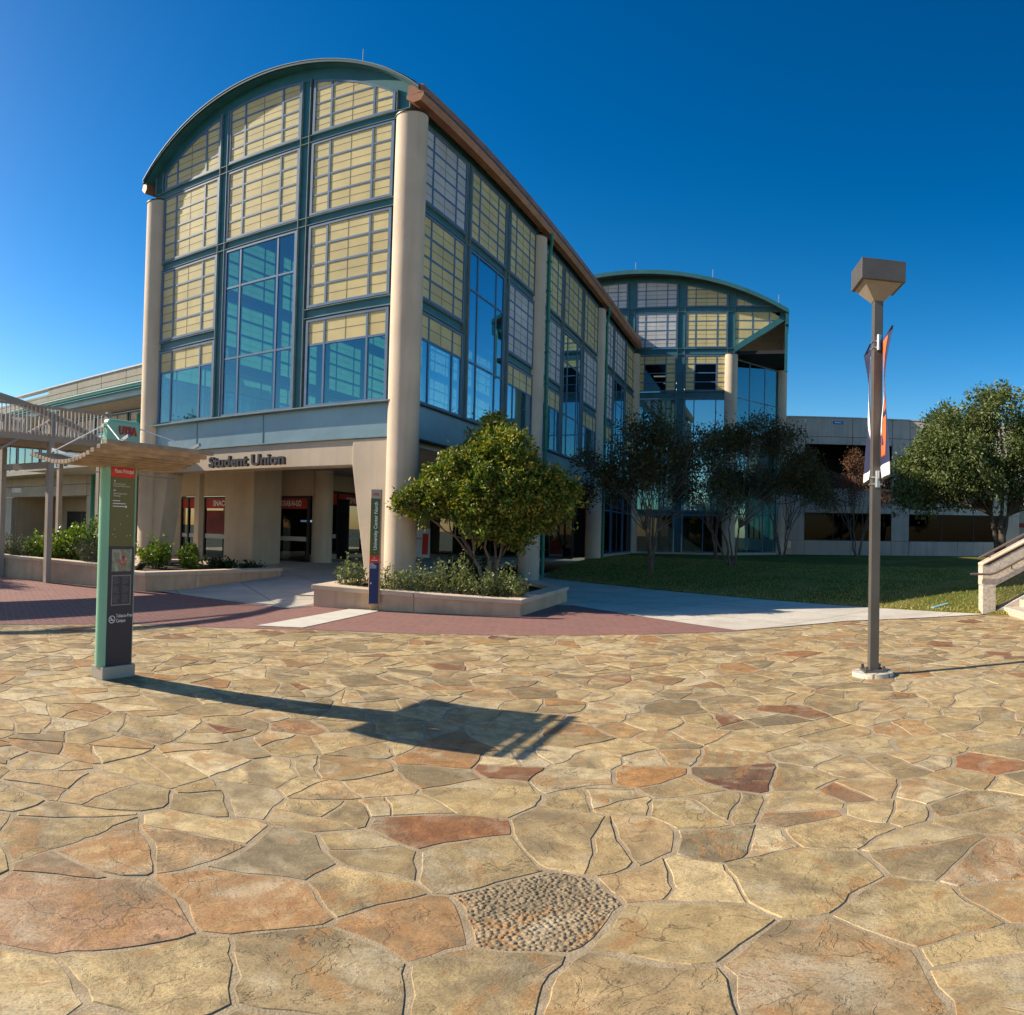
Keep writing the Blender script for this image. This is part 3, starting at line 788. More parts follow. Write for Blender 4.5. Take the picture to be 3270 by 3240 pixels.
def ibeam_h(face, parent, u0, u1, v0, v1, name='floor_beam'):
    mb = MB(); face.box(mb, u0, u1, v0 + 0.014, v1 - 0.014, -0.06, 0.0)
    o = mb.build(name, M['teal'], parent)
    e = MB(); face.box(e, u0, u1, v1 - 0.014, v1, -0.06, 0.072); face.box(e, u0, u1, v0, v0 + 0.014, -0.06, 0.072); e.build('flange', M['tealedge'], o)
    return o
def ibeam_v(face, parent, u0, u1, v0, v1, name='steel_column'):
    mb = MB(); face.box(mb, u0 + 0.014, u1 - 0.014, v0, v1, -0.06, 0.004)
    o = mb.build(name, M['teal'], parent)
    e = MB(); face.box(e, u0, u0 + 0.014, v0, v1, -0.06, 0.078); face.box(e, u1 - 0.014, u1, v0, v1, -0.06, 0.078); e.build('flange', M['tealedge'], o)
    return o

XC, YF, XL, SPAN = -8.0, 13.78, -16.75, 8.6          # corner column, front line, left column, bay length
R = 0.365
LEDGE, B1, B2, B3, TOPB = 4.54, (6.88, 7.14), (9.53, 9.78), (12.16, 12.41), 12.41
FRONT = Face((0, YF - 0.06, 0), (1, 0, 0), (0, -1, 0))
SIDE = Face((XC + 0.06, 0, 0), (0, 1, 0), (1, 0, 0))
LEFT = Face((XL - 0.06, 0, 0), (0, 1, 0), (-1, 0, 0))
XA = -12.375
def arc(xc, apex, rad): return lambda x: apex - rad + math.sqrt(max(0.0, rad * rad - (x - xc) ** 2))
arc_glass = arc(XA, 14.60, 5.90)
arc_roof = arc(XA, 15.20, 5.98)

BLD = thing('arched_glass_building', 'tall glass and steel building with arched roof and cream panels above the entrance', 'building')

def w_cols(a, b_): return [a, a + (b_ - a) * 0.235, a + (b_ - a) * 0.755, b_]
YEL = lambda ci, ri: 'yellow'
def lower_mats(glass): return lambda ci, ri: glass if ri == 0 else 'yellow'

def facade_bay(face, u0, u1, kind, single, glass, v_lo=LEDGE + 0.02, whites=(), sheet=False):
    """kind 'a': three stacked windows, 'tall': clear glass through two levels; u ranges are clear openings"""
    cols = w_cols(u0, u1)
    top = 'panelwhite' if 2 in whites else 'yellow'
    window(face, BLD, u0, u1, B2[1] + 0.03, B3[0] - 0.03, cols, rows(B2[1] + 0.06, B3[0] - 0.06, 4), lambda c, r: top, single=single, sheet=sheet)
    if kind == 'tall':
        window(face, BLD, u0, u1, v_lo, B2[0] - 0.03, cols, [v_lo, 6.20, 8.30, B2[0] - 0.06], lambda c, r: glass, single=single)
    else:
        mid = 'panelwhite' if 1 in whites else 'yellow'
        window(face, BLD, u0, u1, B1[1] + 0.03, B2[0] - 0.03, cols, rows(B1[1] + 0.06, B2[0] - 0.06, 4), lambda c, r: mid, single=single, sheet=sheet)
        window(face, BLD, u0, u1, v_lo, B1[0] - 0.03, cols, [v_lo, 6.17, B1[0] - 0.06], lower_mats(glass), single=single, sheet=sheet)

# front: three bays
fb = [(-16.37, -14.02), (-13.70, -11.17), (-10.79, -8.41)]
for i, (a, b_) in enumerate(fb):
    facade_bay(FRONT, a, b_, 'tall' if i == 1 else 'a', True, 'glass_front')
    window(FRONT, BLD, a, b_, B3[1] + 0.02, 15.0, w_cols(a, b_), [B3[1] + 0.02 + 0.52 * k for k in range(6)], YEL, top=arc_glass, single=True, name='arched_window')
for a, b_ in ((-14.00, -13.72), (-11.15, -10.87)):
    ibeam_v(FRONT, BLD, a, b_, LEDGE, arc_glass((a + b_) / 2) + 0.05)
ibeam_v(FRONT, BLD, -16.80, -16.45, TOPB, arc_glass(-16.4) + 0.15, 'end_post')
ibeam_v(FRONT, BLD, -8.36, -8.0, TOPB, arc_glass(-8.3) + 0.15, 'end_post')
for (z0, z1), segs in ((B3, [(-16.75, -8.0)]), (B2, [(-16.4, -8.36)]), (B1, [(-16.4, -14.02), (-10.87, -8.36)])):
    for a, b_ in segs: ibeam_h(FRONT, BLD, a, b_, z0, z1)
# deep teal band between the glass arch and the roof
mb = MB(); us = np.linspace(-16.85, -7.9, 40)
for a, b_ in zip(us, us[1:]):
    la = max(12.41, arc_glass(a)) if -16.6 < a < -8.1 else 12.41; lb = max(12.41, arc_glass(b_)) if -16.6 < b_ < -8.1 else 12.41
    FRONT.poly(mb, [(a, la), (b_, lb), (b_, max(lb + 0.02, arc_roof(b_) - 0.12)), (a, max(la + 0.02, arc_roof(a) - 0.12))], -0.05, 0.02)
mb.build('arch_fascia', M['teal'], BLD)
# spandrel with ledge on the front and side
mb = MB(); FRONT.box(mb, -16.55, -8.15, 3.72, LEDGE - 0.03, -0.1, 0.07)
sp = mb.build('front_spandrel', M['spandrel'], BLD)
mb = MB(); FRONT.box(mb, -16.68, -8.1, LEDGE - 0.03, LEDGE, -0.1, 0.26); FRONT.box(mb, -16.6, -8.12, 3.695, 3.72, -0.1, 0.16); mb.build('ledge', M['tealedge'], sp)
for x in (-14.6, -12.1):
    mb = MB(); FRONT.box(mb, x - 0.012, x + 0.012, 3.72, LEDGE - 0.03, 0.07, 0.085); mb.build('sheet_seam', M['spandrel'], sp)

# side: three bays of three windows
for k in range(3):
    ya, yb = YF + SPAN * k, YF + SPAN * (k + 1)
    s0 = ya + (0.35 if k == 0 else 0.42)
    x = [(s0, ya + 2.80), (ya + 3.08, ya + 5.62), (ya + 5.95, yb - 0.32)]
    wh = [((2,), (), (1,)), ((1,), (), (1,)), ((1, 2), (2,), ())][k]
    vlo = LEDGE + 0.02 if k < 2 else LEDGE + 0.02
    for j, (a, b_) in enumerate(x):
        facade_bay(SIDE, a, b_, 'tall' if j == 1 else 'a', k == 0, 'glass_side', v_lo=vlo, whites=wh[j])
    for a, b_ in ((ya + 2.82, ya + 3.06), (ya + 5.64, ya + 5.93)):
        ibeam_v(SIDE, BLD, a, b_, LEDGE, B3[0])
    ibeam_h(SIDE, BLD, ya + 0.05, yb - 0.05, B2[0], B2[1])
    for a, b_ in ((ya + 0.3, ya + 2.80), (ya + 5.95, yb - 0.05)): ibeam_h(SIDE, BLD, a, b_, B1[0], B1[1])
    ibeam_h(SIDE, BLD, ya + 0.1, yb - 0.1, B3[0], 12.50, 'eave_beam')
    mb = MB(); SIDE.box(mb, ya + 0.15, yb - 0.05, 3.72, LEDGE - 0.03, -0.1, 0.07); s_ = mb.build('side_spandrel', M['spandrel'], BLD)
    mb = MB(); SIDE.box(mb, ya + 0.15, yb - 0.05, LEDGE - 0.03, LEDGE, -0.1, 0.15); SIDE.box(mb, ya + 0.15, yb - 0.05, 3.69, 3.72, -0.1, 0.12); mb.build('ledge', M['darkframe'], s_)
# bay three is glazed to the ground
for a, b_ in ((31.4, 33.9), (34.15, 36.6), (36.85, 39.2)):
    window(SIDE, BLD, a, b_, 0.62, 3.68, [a, (a + b_) / 2, b_], [0.62, 2.75, 3.68], lambda c, r: 'glass_dark', single=True, name='ground_window')
mb = MB(); SIDE.box(mb, 31.3, 39.3, 0.2, 0.62, -0.2, 0.12); mb.build('plinth', M['tan'], BLD)

# far (left) facade, sunlit: its panels are seen glowing through the clear glass
for k in range(3):
    ya, yb = YF + SPAN * k, YF + SPAN * (k + 1)
    for j, (a, b_) in enumerate(((ya + 0.4, ya + 2.80), (ya + 3.08, ya + 5.62), (ya + 5.95, yb - 0.32))):
        facade_bay(LEFT, a, b_, 'a', False, 'glass_side', sheet=True)
    for a, b_ in ((ya + 2.82, ya + 3.06), (ya + 5.64, ya + 5.93), (yb - 0.3, yb + 0.38)):
        mb = MB(); LEFT.box(mb, a, b_, LEDGE, B3[1], -0.1, 0.05); mb.build('steel_column', M['teal'], BLD)
    mb = MB()
    for z0, z1 in (B1, B2, (B3[0], 12.6)): LEFT.box(mb, ya, yb, z0, z1, -0.08, 0.04)
    LEFT.box(mb, ya, yb, 3.7, LEDGE, -0.1, 0.07)
    mb.build('floor_beam', M['teal'], BLD)
# floors and inner walls of the upper storeys
mb = MB(); mb.box(XL + 0.1, XC - 0.1, YF + 0.1, 39.6, 3.62, 4.0); mb.build('floor_slab', M['soffit'], BLD)
mb = MB(); mb.box(XL + 0.12, XC - 0.12, YF + 0.15, 39.6, 4.45, 4.52); mb.build('upper_floor', M['intfloor'], BLD)
mb = MB(); mb.box(XL, XC, 39.65, 39.85, 0.4, 15.0); mb.build('end_wall', M['intwall'], BLD)

# columns
def column(parent, x, y, z0, z1, cap=True, r=R):
    mb = MB(); o = mb.cyl(x, y, z0, z1, r, 40).build('round_column', M['column'], parent, smooth=0.6)
    if cap: MB().cyl(x, y, z1, z1 + 0.04, r + 0.025, 40).build('column_cap', M['darkframe'], o, smooth=0.6)
    return o
for y in (YF, YF + SPAN, YF + 2 * SPAN, YF + 3 * SPAN - 0.1): column(BLD, XC, y, -0.05, 12.12)
column(BLD, XL, YF, -0.05, 12.12)

# roof vault with seams, copper gutter, lightning rods
mb = MB(); Y1, Y2 = 13.38, 41.2
us = np.linspace(-17.0, -7.6, 46)
for a, b_ in zip(us, us[1:]):
    mb.hexa([(a, Y1, arc_roof(a) - 0.16), (b_, Y1, arc_roof(b_) - 0.16), (b_, Y2, arc_roof(b_) - 0.16), (a, Y2, arc_roof(a) - 0.16)],
            [(a, Y1, arc_roof(a)), (b_, Y1, arc_roof(b_)), (b_, Y2, arc_roof(b_)), (a, Y2, arc_roof(a))])
roof = mb.build('roof', M['roof'], BLD)
mb = MB()
for a, b_ in zip(us, us[1:]):
    mb.hexa([(a, 13.30, arc_roof(a) - 0.17), (b_, 13.30, arc_roof(b_) - 0.17), (b_, 13.378, arc_roof(b_) - 0.17), (a, 13.378, arc_roof(a) - 0.17)],
            [(a, 13.30, arc_roof(a) - 0.04), (b_, 13.30, arc_roof(b_) - 0.04), (b_, 13.378, arc_roof(b_) - 0.04), (a, 13.378, arc_roof(a) - 0.04)])
mb.build('roof_rim', M['tealshade'], roof)
mb = MB()
for a, b_ in zip(us, us[1:]):
    mb.hexa([(a, 13.285, arc_roof(a) - 0.075), (b_, 13.285, arc_roof(b_) - 0.075), (b_, 13.299, arc_roof(b_) - 0.075), (a, 13.299, arc_roof(a) - 0.075)],
            [(a, 13.285, arc_roof(a) - 0.045), (b_, 13.285, arc_roof(b_) - 0.045), (b_, 13.299, arc_roof(b_) - 0.045), (a, 13.299, arc_roof(a) - 0.045)])
mb.build('drip_edge', M['tealedge'], roof)
mb = MB()
for a, b_ in zip(us, us[1:]): mb.quad((a, 13.379, arc_roof(a) - 0.165), (b_, 13.379, arc_roof(b_) - 0.165), (b_, 13.8, arc_roof(b_) - 0.165), (a, 13.8, arc_roof(a) - 0.165))
mb.build('overhang_soffit', M['teal'], roof)
mb = MB()
for y in np.arange(13.5, 41, 0.42):
    for a, b_ in zip(us[::2], us[2::2]):
        mb.hexa([(a, y, arc_roof(a) + 0.004), (b_, y, arc_roof(b_) + 0.004), (b_, y + 0.20, arc_roof(b_) + 0.004), (a, y + 0.20, arc_roof(a) + 0.004)],
                [(a, y, arc_roof(a) + 0.05), (b_, y, arc_roof(b_) + 0.05), (b_, y + 0.20, arc_roof(b_) + 0.012), (a, y + 0.20, arc_roof(a) + 0.012)])
mb.build('roof_tiles', M['roof'], roof)['kind'] = 'stuff'
prof = [(-7.92, 12.45), (-7.74, 12.29), (-7.56, 12.32), (-7.48, 12.48), (-7.49, 12.55), (-7.66, 12.56), (-7.92, 12.56)]
gut = MB().prism_y(prof, 13.34, 39.0).build('gutter', M['copper'], BLD)
prof2 = [(-7.88, 12.56), (-7.52, 12.575), (-7.50, 12.82), (-7.58, 12.87), (-7.88, 12.87)]
MB().prism_y(prof2, 13.34, 39.0).build('gutter_fascia', M['copper'], gut)
MB().prism_y([(-7.53, 12.552), (-7.475, 12.552), (-7.475, 12.585), (-7.53, 12.585)], 13.34, 39.0).build('gutter_lip', M['roof'], gut)
gl = MB().prism_y([(-17.06, 12.60), (-16.93, 12.44), (-16.84, 12.60), (-16.86, 12.80), (-17.02, 12.80)], 13.34, 39.0).build('gutter', M['copper'], BLD)
rt = MB(); rt.tube([(XA + 3.0, 13.7, arc_roof(XA + 3) - 0.02), (XA + 3.0, 13.7, arc_roof(XA + 3) + 0.62)], 0.014, 6); rt.build('lightning_rod', M['steel'], BLD)
for y in (20.0, 26.0, 30.5, 35.0):
    MB().tube([(-9.2, y, arc_roof(-9.2)), (-9.2, y, arc_roof(-9.2) + 0.5)], 0.016, 6).build('lightning_rod', M['steel'], BLD)
MB().tube([(XA - 1.2, 13.7, arc_roof(XA - 1.2)), (XA - 1.2, 13.7, arc_roof(XA - 1.2) + 0.14)], 0.02, 6).build('lightning_rod', M['steel'], BLD)
# downpipes beside the second and third columns
for y in (YF + SPAN + 0.52, YF + 2 * SPAN + 0.52):
    xo = XC + 0.32
    o = MB().tube([(-7.55, y - 0.25, 12.4), (-7.55, y - 0.2, 12.05), (xo, y, 11.6), (xo, y, 0.1)], 0.06, 10).build('downpipe', M['greenpipe'], BLD, smooth=0.8)
    br = MB()
    for z in np.arange(1.0, 11.5, 1.15): br.box(xo - 0.14, xo + 0.075, y - 0.08, y + 0.08, z, z + 0.05)
    br.build('pipe_bracket', M['greenpipe'], o)['kind'] = 'stuff'

# concrete portal on the ground floor with the name of the building
y0, y1 = YF - 0.16, YF + 0.45
portal = MB()
portal.prism_y([(-16.95, 0.0), (-16.26, 0.0), (-15.75, 3.08), (-16.95, 3.08)], y0, y1)
MB().prism_y([(-16.95, 3.08), (-8.02, 3.08), (-8.02, 3.692), (-16.95, 3.692)], y0 + 0.004, y1 - 0.004).build('entrance_beam', M['tan'], BLD, bevel=0.012)
portal.build('slanted_pier', M['tan'], BLD, bevel=0.015)
MB().prism_y([(-9.24, 3.68), (-9.24, 3.08), (-8.73, 0.0), (-8.0, 0.0), (-8.0, 3.68)], y0 - 0.03, y1).build('slanted_pier', M['tan'], BLD, bevel=0.015)
text_mesh('lettering', 'Student Union', 0.4, M['darkletter'], BLD, frame_matrix((-13.77, YF - 0.34, 3.145), (1, 0, 0), (0, 0, 1)), extrude=0.10, offset=0.012, width=2.66, height=0.285)
# soffit and round columns of the passage
mb = MB(); mb.box(XL - 8.5, XC + 0.0, YF + 0.46, 39.5, 3.55, 3.6); mb.build('passage_soffit', M['soffit'], BLD)
column(BLD, -14.55, 19.65, floor_z(19.6), 3.55, cap=False, r=0.36)
MB().box(-16.5, -15.2, 16.8, 18.2, 0.0, 3.55).build('square_pier', M['tan'], BLD, bevel=0.02)
MB().box(-17.02, -16.80, 15.9, 16.12, 0.0, 3.55).build('passage_post', M['tan'], BLD)

def storefront(name, face, u0, u1, zb, zt, splits, banner_z, txt=None, tu=0, tw=1.0, band=None, label_h=0.2):
    z0 = zb
    fm = MB()
    face.box(fm, u0, u1, zt - 0.07, zt, -0.06, 0.05); face.box(fm, u0, u1, z0, z0 + 0.09, -0.06, 0.05)
    for s_ in splits: face.box(fm, s_ - 0.035, s_ + 0.035, z0 + 0.09, zt - 0.07, -0.06, 0.047)
    o = fm.build(name, M['darkframe'], BLD)
    for a, b_ in zip(splits, splits[1:]):
        mb = MB(); face.box(mb, a + 0.036, b_ - 0.036, z0 + 0.09, zt - 0.07, -0.012, 0.0); mb.build('pane', M['glass_store'], o)
        mb = MB(); face.box(mb, a + 0.04, b_ - 0.04, banner_z, zt - 0.075, 0.006, 0.012); mb.build('banner', M['red'], o)
        if band:
            mb = MB(); face.box(mb, a + 0.04, b_ - 0.04, band, band + 0.15, 0.006, 0.012); mb.build('frosted_band', M['band'], o)
    if txt:
        mm = frame_matrix(face.P(tu, banner_z + (zt - banner_z) * 0.22, 0.016), face.du, (0, 0, 1))
        text_mesh('lettering', txt, 0.3, M['lettering'], o, mm, width=tw, height=label_h, offset=0.008)
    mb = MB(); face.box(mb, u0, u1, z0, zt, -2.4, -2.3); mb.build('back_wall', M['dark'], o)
    return o
FS = Face((0, 18.6, 0), (1, 0, 0), (0, -1, 0))
FG = Face((0, 19.25, 0), (1, 0, 0), (0, -1, 0))
FR_ = Face((-15.25, 0, 0), (0, 1, 0), (1, 0, 0))
zf = floor_z(18.6)
s1 = storefront('snack_window', FS, -20.6, -18.15, zf, 2.64, [-20.6, -20.2, -19.3, -18.15], 2.2, 'SNACKS', -18.86, 0.85, band=1.08)
mb = MB(); FS.box(mb, -19.2, -18.2, 1.26, 2.12, 0.004, 0.010); mb.build('window_poster', plain('dark_red_poster', (0.20, 0.015, 0.012), 0.6, var=0.4, scale=2.5), s1)
s2 = storefront('grab_and_go_window', FG, -16.75, -14.78, floor_z(19.2) - 0.05, 2.66, [-16.75, -16.42, -14.85], 2.22, 'GRAB-N-GO', -16.08, 0.92, band=1.1)
s3 = storefront('refresh_window', FR_, 20.2, 25.2, 0.62, 2.95, [20.2, 21.5, 23.2, 25.2], 2.45, 'REFRESH', 22.1, 1.05, band=1.2)
for o_, (x, y, z, sx, sz) in ((s2, (-15.95, 20.6, 1.78, 0.62, 0.07)), (s2, (-15.15, 20.6, 1.78, 0.30, 0.07)), (s2, (-15.35, 20.6, 1.42, 0.05, 0.3))):
    m, n, l, b = new_mat('lit_display'); b.inputs['Base Color'].default_value = (0.2, 0.3, 0.6, 1); b.inputs['Emission Color'].default_value = (0.45, 0.6, 1, 1); b.inputs['Emission Strength'].default_value = 0.35
    MB().box(x - sx / 2, x + sx / 2, y, y + 0.02, z, z + sz).build('lit_display', m, o_)
# walls round the shop windows
for q in ((-24.5, -20.62, 18.6, 18.8, 0.0, 3.55), (-20.62, -16.5, 18.6, 18.8, 2.66, 3.55), (-18.13, -16.5, 18.6, 18.8, 0, 2.66)): MB().box(*q).build('passage_wall', M['tan'], BLD)
mb = MB(); mb.box(-16.5, -14.7, 19.25, 19.45, 2.68, 3.55); mb.build('passage_wall', M['tan'], BLD)
for q in ((-15.45, -15.25, 20.0, 25.2, 2.97, 3.55), (-15.45, -15.25, 20.0, 25.2, 0.3, 0.61), (-15.45, -15.25, 25.21, 30.0, 0.3, 3.55)): MB().box(*q).build('passage_wall', M['tan'], BLD)
FB = Face((0, 29.0, 0), (1, 0, 0), (0, -1, 0))
s4 = storefront('rear_shop_window', FB, -15.2, -8.4, 0.5, 3.5, [-15.2, -13.6, -12.2, -10.6, -8.4], 2.7, band=None)
mb = MB(); FB.box(mb, -13.5, -12.3, 1.3, 2.6, 0.02, 0.03); mb.build('notice_board', M['white'], s4)

# ------------------------------------------------------------------ rear wing
WING = thing('rear_glass_wing', 'farther glass wing with shallow arched roof behind the dark trees', 'building')
YW = 39.6
WF = Face((0, YW, 0), (1, 0, 0), (0, -1, 0))
warc = arc(-8.1, 17.25, 16.6); wglass = arc(-8.1, 16.72, 16.4)
wb = [(-10.8, -8.46), (-7.96, -5.55), (-5.06, -2.68)]
for i, (a, b_) in enumerate(wb):
    mt = 'panelwhite' if i < 2 else 'yellow'
    if i == 0: pass
    window(WF, WING, a, b_, 15.02, 17.2, w_cols(a, b_), [15.02, 15.55, 16.1, 16.65, 17.2], lambda c, r, mt=mt: mt, top=wglass, name='arched_window')
    window(WF, WING, a, b_, 12.5, 14.68, w_cols(a, b_), rows(12.5, 14.68, 4), lambda c, r, mt=mt, i=i: 'yellow' if i == 0 else mt)
    if i > 0:
        inner = lambda c, r: 'glass_dark' if (c == 1 and r < 3) else 'yellow'
        window(WF, WING, a, b_, 9.9, 12.06, w_cols(a, b_), rows(9.9, 12.06, 4), inner)
        window(WF, WING, a, b_, 3.0, 9.45, w_cols(a, b_), [3.0, 5.2, 7.4, 9.45], lambda c, r: 'glass_side')
        window(WF, WING, a, b_, 0.66, 2.8, [a, (a + b_) / 2, b_], [0.66, 2.8], lambda c, r: 'glass_dark')
# last bay under the raking brace
a, b_ = -2.22, 0.30
rake = lambda u: 12.42 + (u + 2.2) * 0.69
cols = [a, a + 0.95, a + 1.9, b_]
fm = MB()
for c_ in cols[1:-1]: WF.box(fm, c_ - 0.03, c_ + 0.03, rake(c_), 14.66, -0.05, 0.04)
for z in (13.06, 13.62, 14.16):
    u_ = (z - 12.42) / 0.69 - 2.2
    WF.box(fm, a, min(u_, b_), z - 0.03, z + 0.03, -0.05, 0.036)
wn = fm.build('raked_window', M['mullion'], WING)
for ci in range(3):
    lo = [12.42, 13.06, 13.62, 14.16, 14.68]
    for z0, z1 in zip(lo, lo[1:]):
        u0, u1 = cols[ci], cols[ci + 1]
        pts = []
        for u in np.linspace(u0, u1, 7):
            if rake(u) < z1: pts.append((u, max(z0, rake(u))))
        if len(pts) < 2: continue
        mb = MB(); WF.poly(mb, pts + [(pts[-1][0], z1), (pts[0][0], z1)], 0.0, 0.02); mb.build('pane', M['yellow'], wn)
window(WF, WING, a, b_ - 0.2, 15.02, 16.6, cols[:3] + [b_ - 0.2], [15.02, 15.5, 16.0, 16.6], YEL, top=wglass, name='arched_window')
for a, b_ in ((-8.42, -8.0), (-5.52, -5.09), (-2.66, -2.24)):
    ibeam_v(WF, WING, a, b_, 0.5 if a < -2.8 and a > -8.2 else 12.1, wglass((a + b_) / 2) + 0.1)
for z0, z1, u0, u1 in ((14.70, 15.0, -10.9, 0.55), (12.09, 12.45, -8.2, -2.2), (9.48, 9.85, -8.0, -2.6), (2.8, 3.0, -8.0, -2.6)): ibeam_h(WF, WING, u0, u1, z0, z1)
mb = MB(); mb.bar((-2.25, YW - 0.12, 12.35), (0.55, YW - 0.12, 14.3), 0.24, 0.32); mb.build('raking_brace', M['teal'], WING)
us = np.linspace(-16.0, 0.75, 50); mb = MB()
for a, b_ in zip(us, us[1:]):
    mb.hexa([(a, YW - 0.75, warc(a) - 0.17), (b_, YW - 0.75, warc(b_) - 0.17), (b_, 56, warc(b_) - 0.17), (a, 56, warc(a) - 0.17)],
            [(a, YW - 0.75, warc(a)), (b_, YW - 0.75, warc(b_)), (b_, 56, warc(b_)), (a, 56, warc(a))])
rw = mb.build('roof', M['roof'], WING)
mb = MB()
for a, b_ in zip(us, us[1:]):
    mb.hexa([(a, YW - 0.86, warc(a) - 0.30), (b_, YW - 0.86, warc(b_) - 0.30), (b_, YW - 0.752, warc(b_) - 0.30), (a, YW - 0.752, warc(a) - 0.30)],
            [(a, YW - 0.86, warc(a) - 0.04), (b_, YW - 0.86, warc(b_) - 0.04), (b_, YW - 0.752, warc(b_) - 0.04), (a, YW - 0.752, warc(a) - 0.04)])
mb.build('roof_rim', M['teal'], rw)
mb = MB()
for a, b_ in zip(us, us[1:]):
    WF.poly(mb, [(a, wglass(a) - 0.01), (b_, wglass(b_) - 0.01), (b_, warc(b_) - 0.18), (a, warc(a) - 0.18)], -0.04, 0.02)
mb.build('arch_fascia', M['teal'], WING)
# roof side over the chamfered corner, end post and glazed chamfer
mb = MB(); mb.box(0.60, 0.78, YW - 0.7, 56, 13.75, 14.6); mb.build('eave_fascia', M['teal'], WING)
mb = MB(); mb.hexa([(0.62, YW - 0.3, 11.2), (0.76, YW - 0.3, 11.2), (0.76, 45, 11.2), (0.62, 45, 11.2)], [(0.62, YW - 0.3, 13.8), (0.76, YW - 0.3, 13.8), (0.76, 45, 13.8), (0.62, 45, 13.8)])
mb = MB(); mb.bar((0.66, YW - 0.3, 13.9), (0.66, YW - 0.3, 11.0), 0.16, 0.16); mb.build('eave_post', M['teal'], WING)
CA, CB = Vector((-2.42, YW - 0.0, 0)), Vector((0.45, 43.2, 0))
dch = (CB - CA).normalized(); nch = Vector((dch.y, -dch.x, 0))
CF = Face(CA, dch, nch); Lc = (CB - CA).length
window(CF, WING, 0.3, Lc - 0.3, 0.66, 11.9, [0.3, 1.6, 3.0, Lc - 0.3], [0.66, 2.9, 5.2, 7.2, 9.6, 11.9], lambda c, r: 'glass_front', name='chamfer_window')
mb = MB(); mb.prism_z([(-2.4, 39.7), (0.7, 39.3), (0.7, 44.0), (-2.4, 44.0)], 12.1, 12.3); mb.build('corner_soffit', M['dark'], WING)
column(WING, -2.42, YW - 0.02, 0.3, 12.05); column(WING, 0.45, 43.2, 0.3, 11.95)
mb = MB(); mb.box(-8.0, -2.4, YW - 0.12, YW + 0.3, 0.2, 0.66); mb.build('plinth', M['tan'], WING)
mb = MB(); CF.box(mb, 0.2, Lc, 0.2, 0.66, -0.2, 0.1); mb.build('plinth', M['tan'], WING)
for x, h in ((-8.0, 0.55), (-3.55, 0.55), (0.2, 0.55)):
    MB().tube([(x, YW - 0.2, warc(x)), (x, YW - 0.2, warc(x) + h + 0.15)], 0.03, 6).build('lightning_rod', M['steel'], WING)
mb = MB(); mb.box(-8.0, 0.4, 49.0, 49.2, 0.4, 14); mb.build('back_wall', M['intwall'], WING)
for z in (9.4, 2.8): MB().box(-8.0, -2.3, 40.3, 49, z, z + 0.2).build('floor_slab', M['intfloor'], WING)
m, n, l, b = new_mat('ceiling_lamp_glow'); b.inputs['Base Color'].default_value = (0.9, 0.9, 0.85, 1); b.inputs['Emission Color'].default_value = (1, 0.95, 0.8, 1); b.inputs['Emission Strength'].default_value = 1.3
for x, y in ((-6.8, 42.5), (-6.5, 44.5), (-6.2, 46.5)):
    MB().box(x - 0.55, x + 0.55, y - 0.08, y + 0.08, 11.45, 11.5).build('ceiling_lamp', m, WING)
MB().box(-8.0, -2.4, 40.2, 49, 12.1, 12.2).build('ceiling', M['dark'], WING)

# ------------------------------------------------------------------ precast building to the right
GAR = thing('precast_building', 'low grey precast concrete building with long dark windows beyond the lawn', 'building')
YG = 44.0
GF = Face((0, YG, 0), (1, 0, 0), (0, -1, 0))
def panel(face, parent, u0, u1, v0, v1, w0=-0.25, w1=0.0, mat='wallgrey'):
    mb = MB(); face.box(mb, u0 + 0.012, u1 - 0.012, v0 + 0.008, v1 - 0.008, w0, w1); return mb.build('precast_panel', M[mat], parent, bevel=0.01)
GX = [0.55, 2.05, 5.0, 7.55, 8.70, 11.9, 15.15, 16.15]
for a, b_ in zip(GX, GX[1:]):
    panel(GF, GAR, a, b_, 8.0, 9.2)
    if not (2.0 < a < 7.5):
        panel(GF, GAR, a, b_, 5.72, 8.0, w1=-0.03)
    else:
        panel(GF, GAR, a, b_, 7.52, 8.0, w1=-0.03)
    panel(GF, GAR, a, b_, 3.70, 5.72 if not (2.0 < a < 7.5) else 4.75, w1=-0.015)
    panel(GF, GAR, a, b_, 3.19, 3.70, w1=-0.02)
    if a in (0.55, 7.55, 15.15): panel(GF, GAR, a, b_, 1.46, 3.19, w1=-0.02)
    panel(GF, GAR, a, b_, 0.3, 1.46)
mb = MB(); GF.box(mb, 0.5, 16.2, 9.2, 9.28, -0.4, 0.03); mb.build('parapet_coping', M['wallgrey'], GAR)
for a, b_, nn in ((2.05, 7.55, 3), (8.70, 15.15, 3)):
    cs = [a + (b_ - a) * i / nn for i in range(nn + 1)]
    fm = MB(); GF.box(fm, a, b_, 1.46, 1.52, -0.2, -0.08); GF.box(fm, a, b_, 3.13, 3.19, -0.2, -0.08)
    for c_ in cs: GF.box(fm, c_ - 0.03, c_ + 0.03, 1.52, 3.13, -0.2, -0.083)
    o = fm.build('ribbon_window', M['darkframe'], GAR)
    for c0, c1 in zip(cs, cs[1:]):
        mb = MB(); GF.box(mb, c0 + 0.031, c1 - 0.031, 1.521, 3.129, -0.15, -0.135); mb.build('pane', M['glass_dark'], o)
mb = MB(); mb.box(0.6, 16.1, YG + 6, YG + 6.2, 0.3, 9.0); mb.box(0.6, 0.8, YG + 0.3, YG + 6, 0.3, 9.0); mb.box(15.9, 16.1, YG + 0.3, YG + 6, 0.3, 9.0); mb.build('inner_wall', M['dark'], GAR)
mb = MB(); mb.box(0.6, 16.1, YG + 0.3, YG + 6, 4.3, 4.6); mb.box(0.6, 16.1, YG + 0.3, YG + 6, 8.6, 8.9); mb.build('deck', M['wallgrey'], GAR)
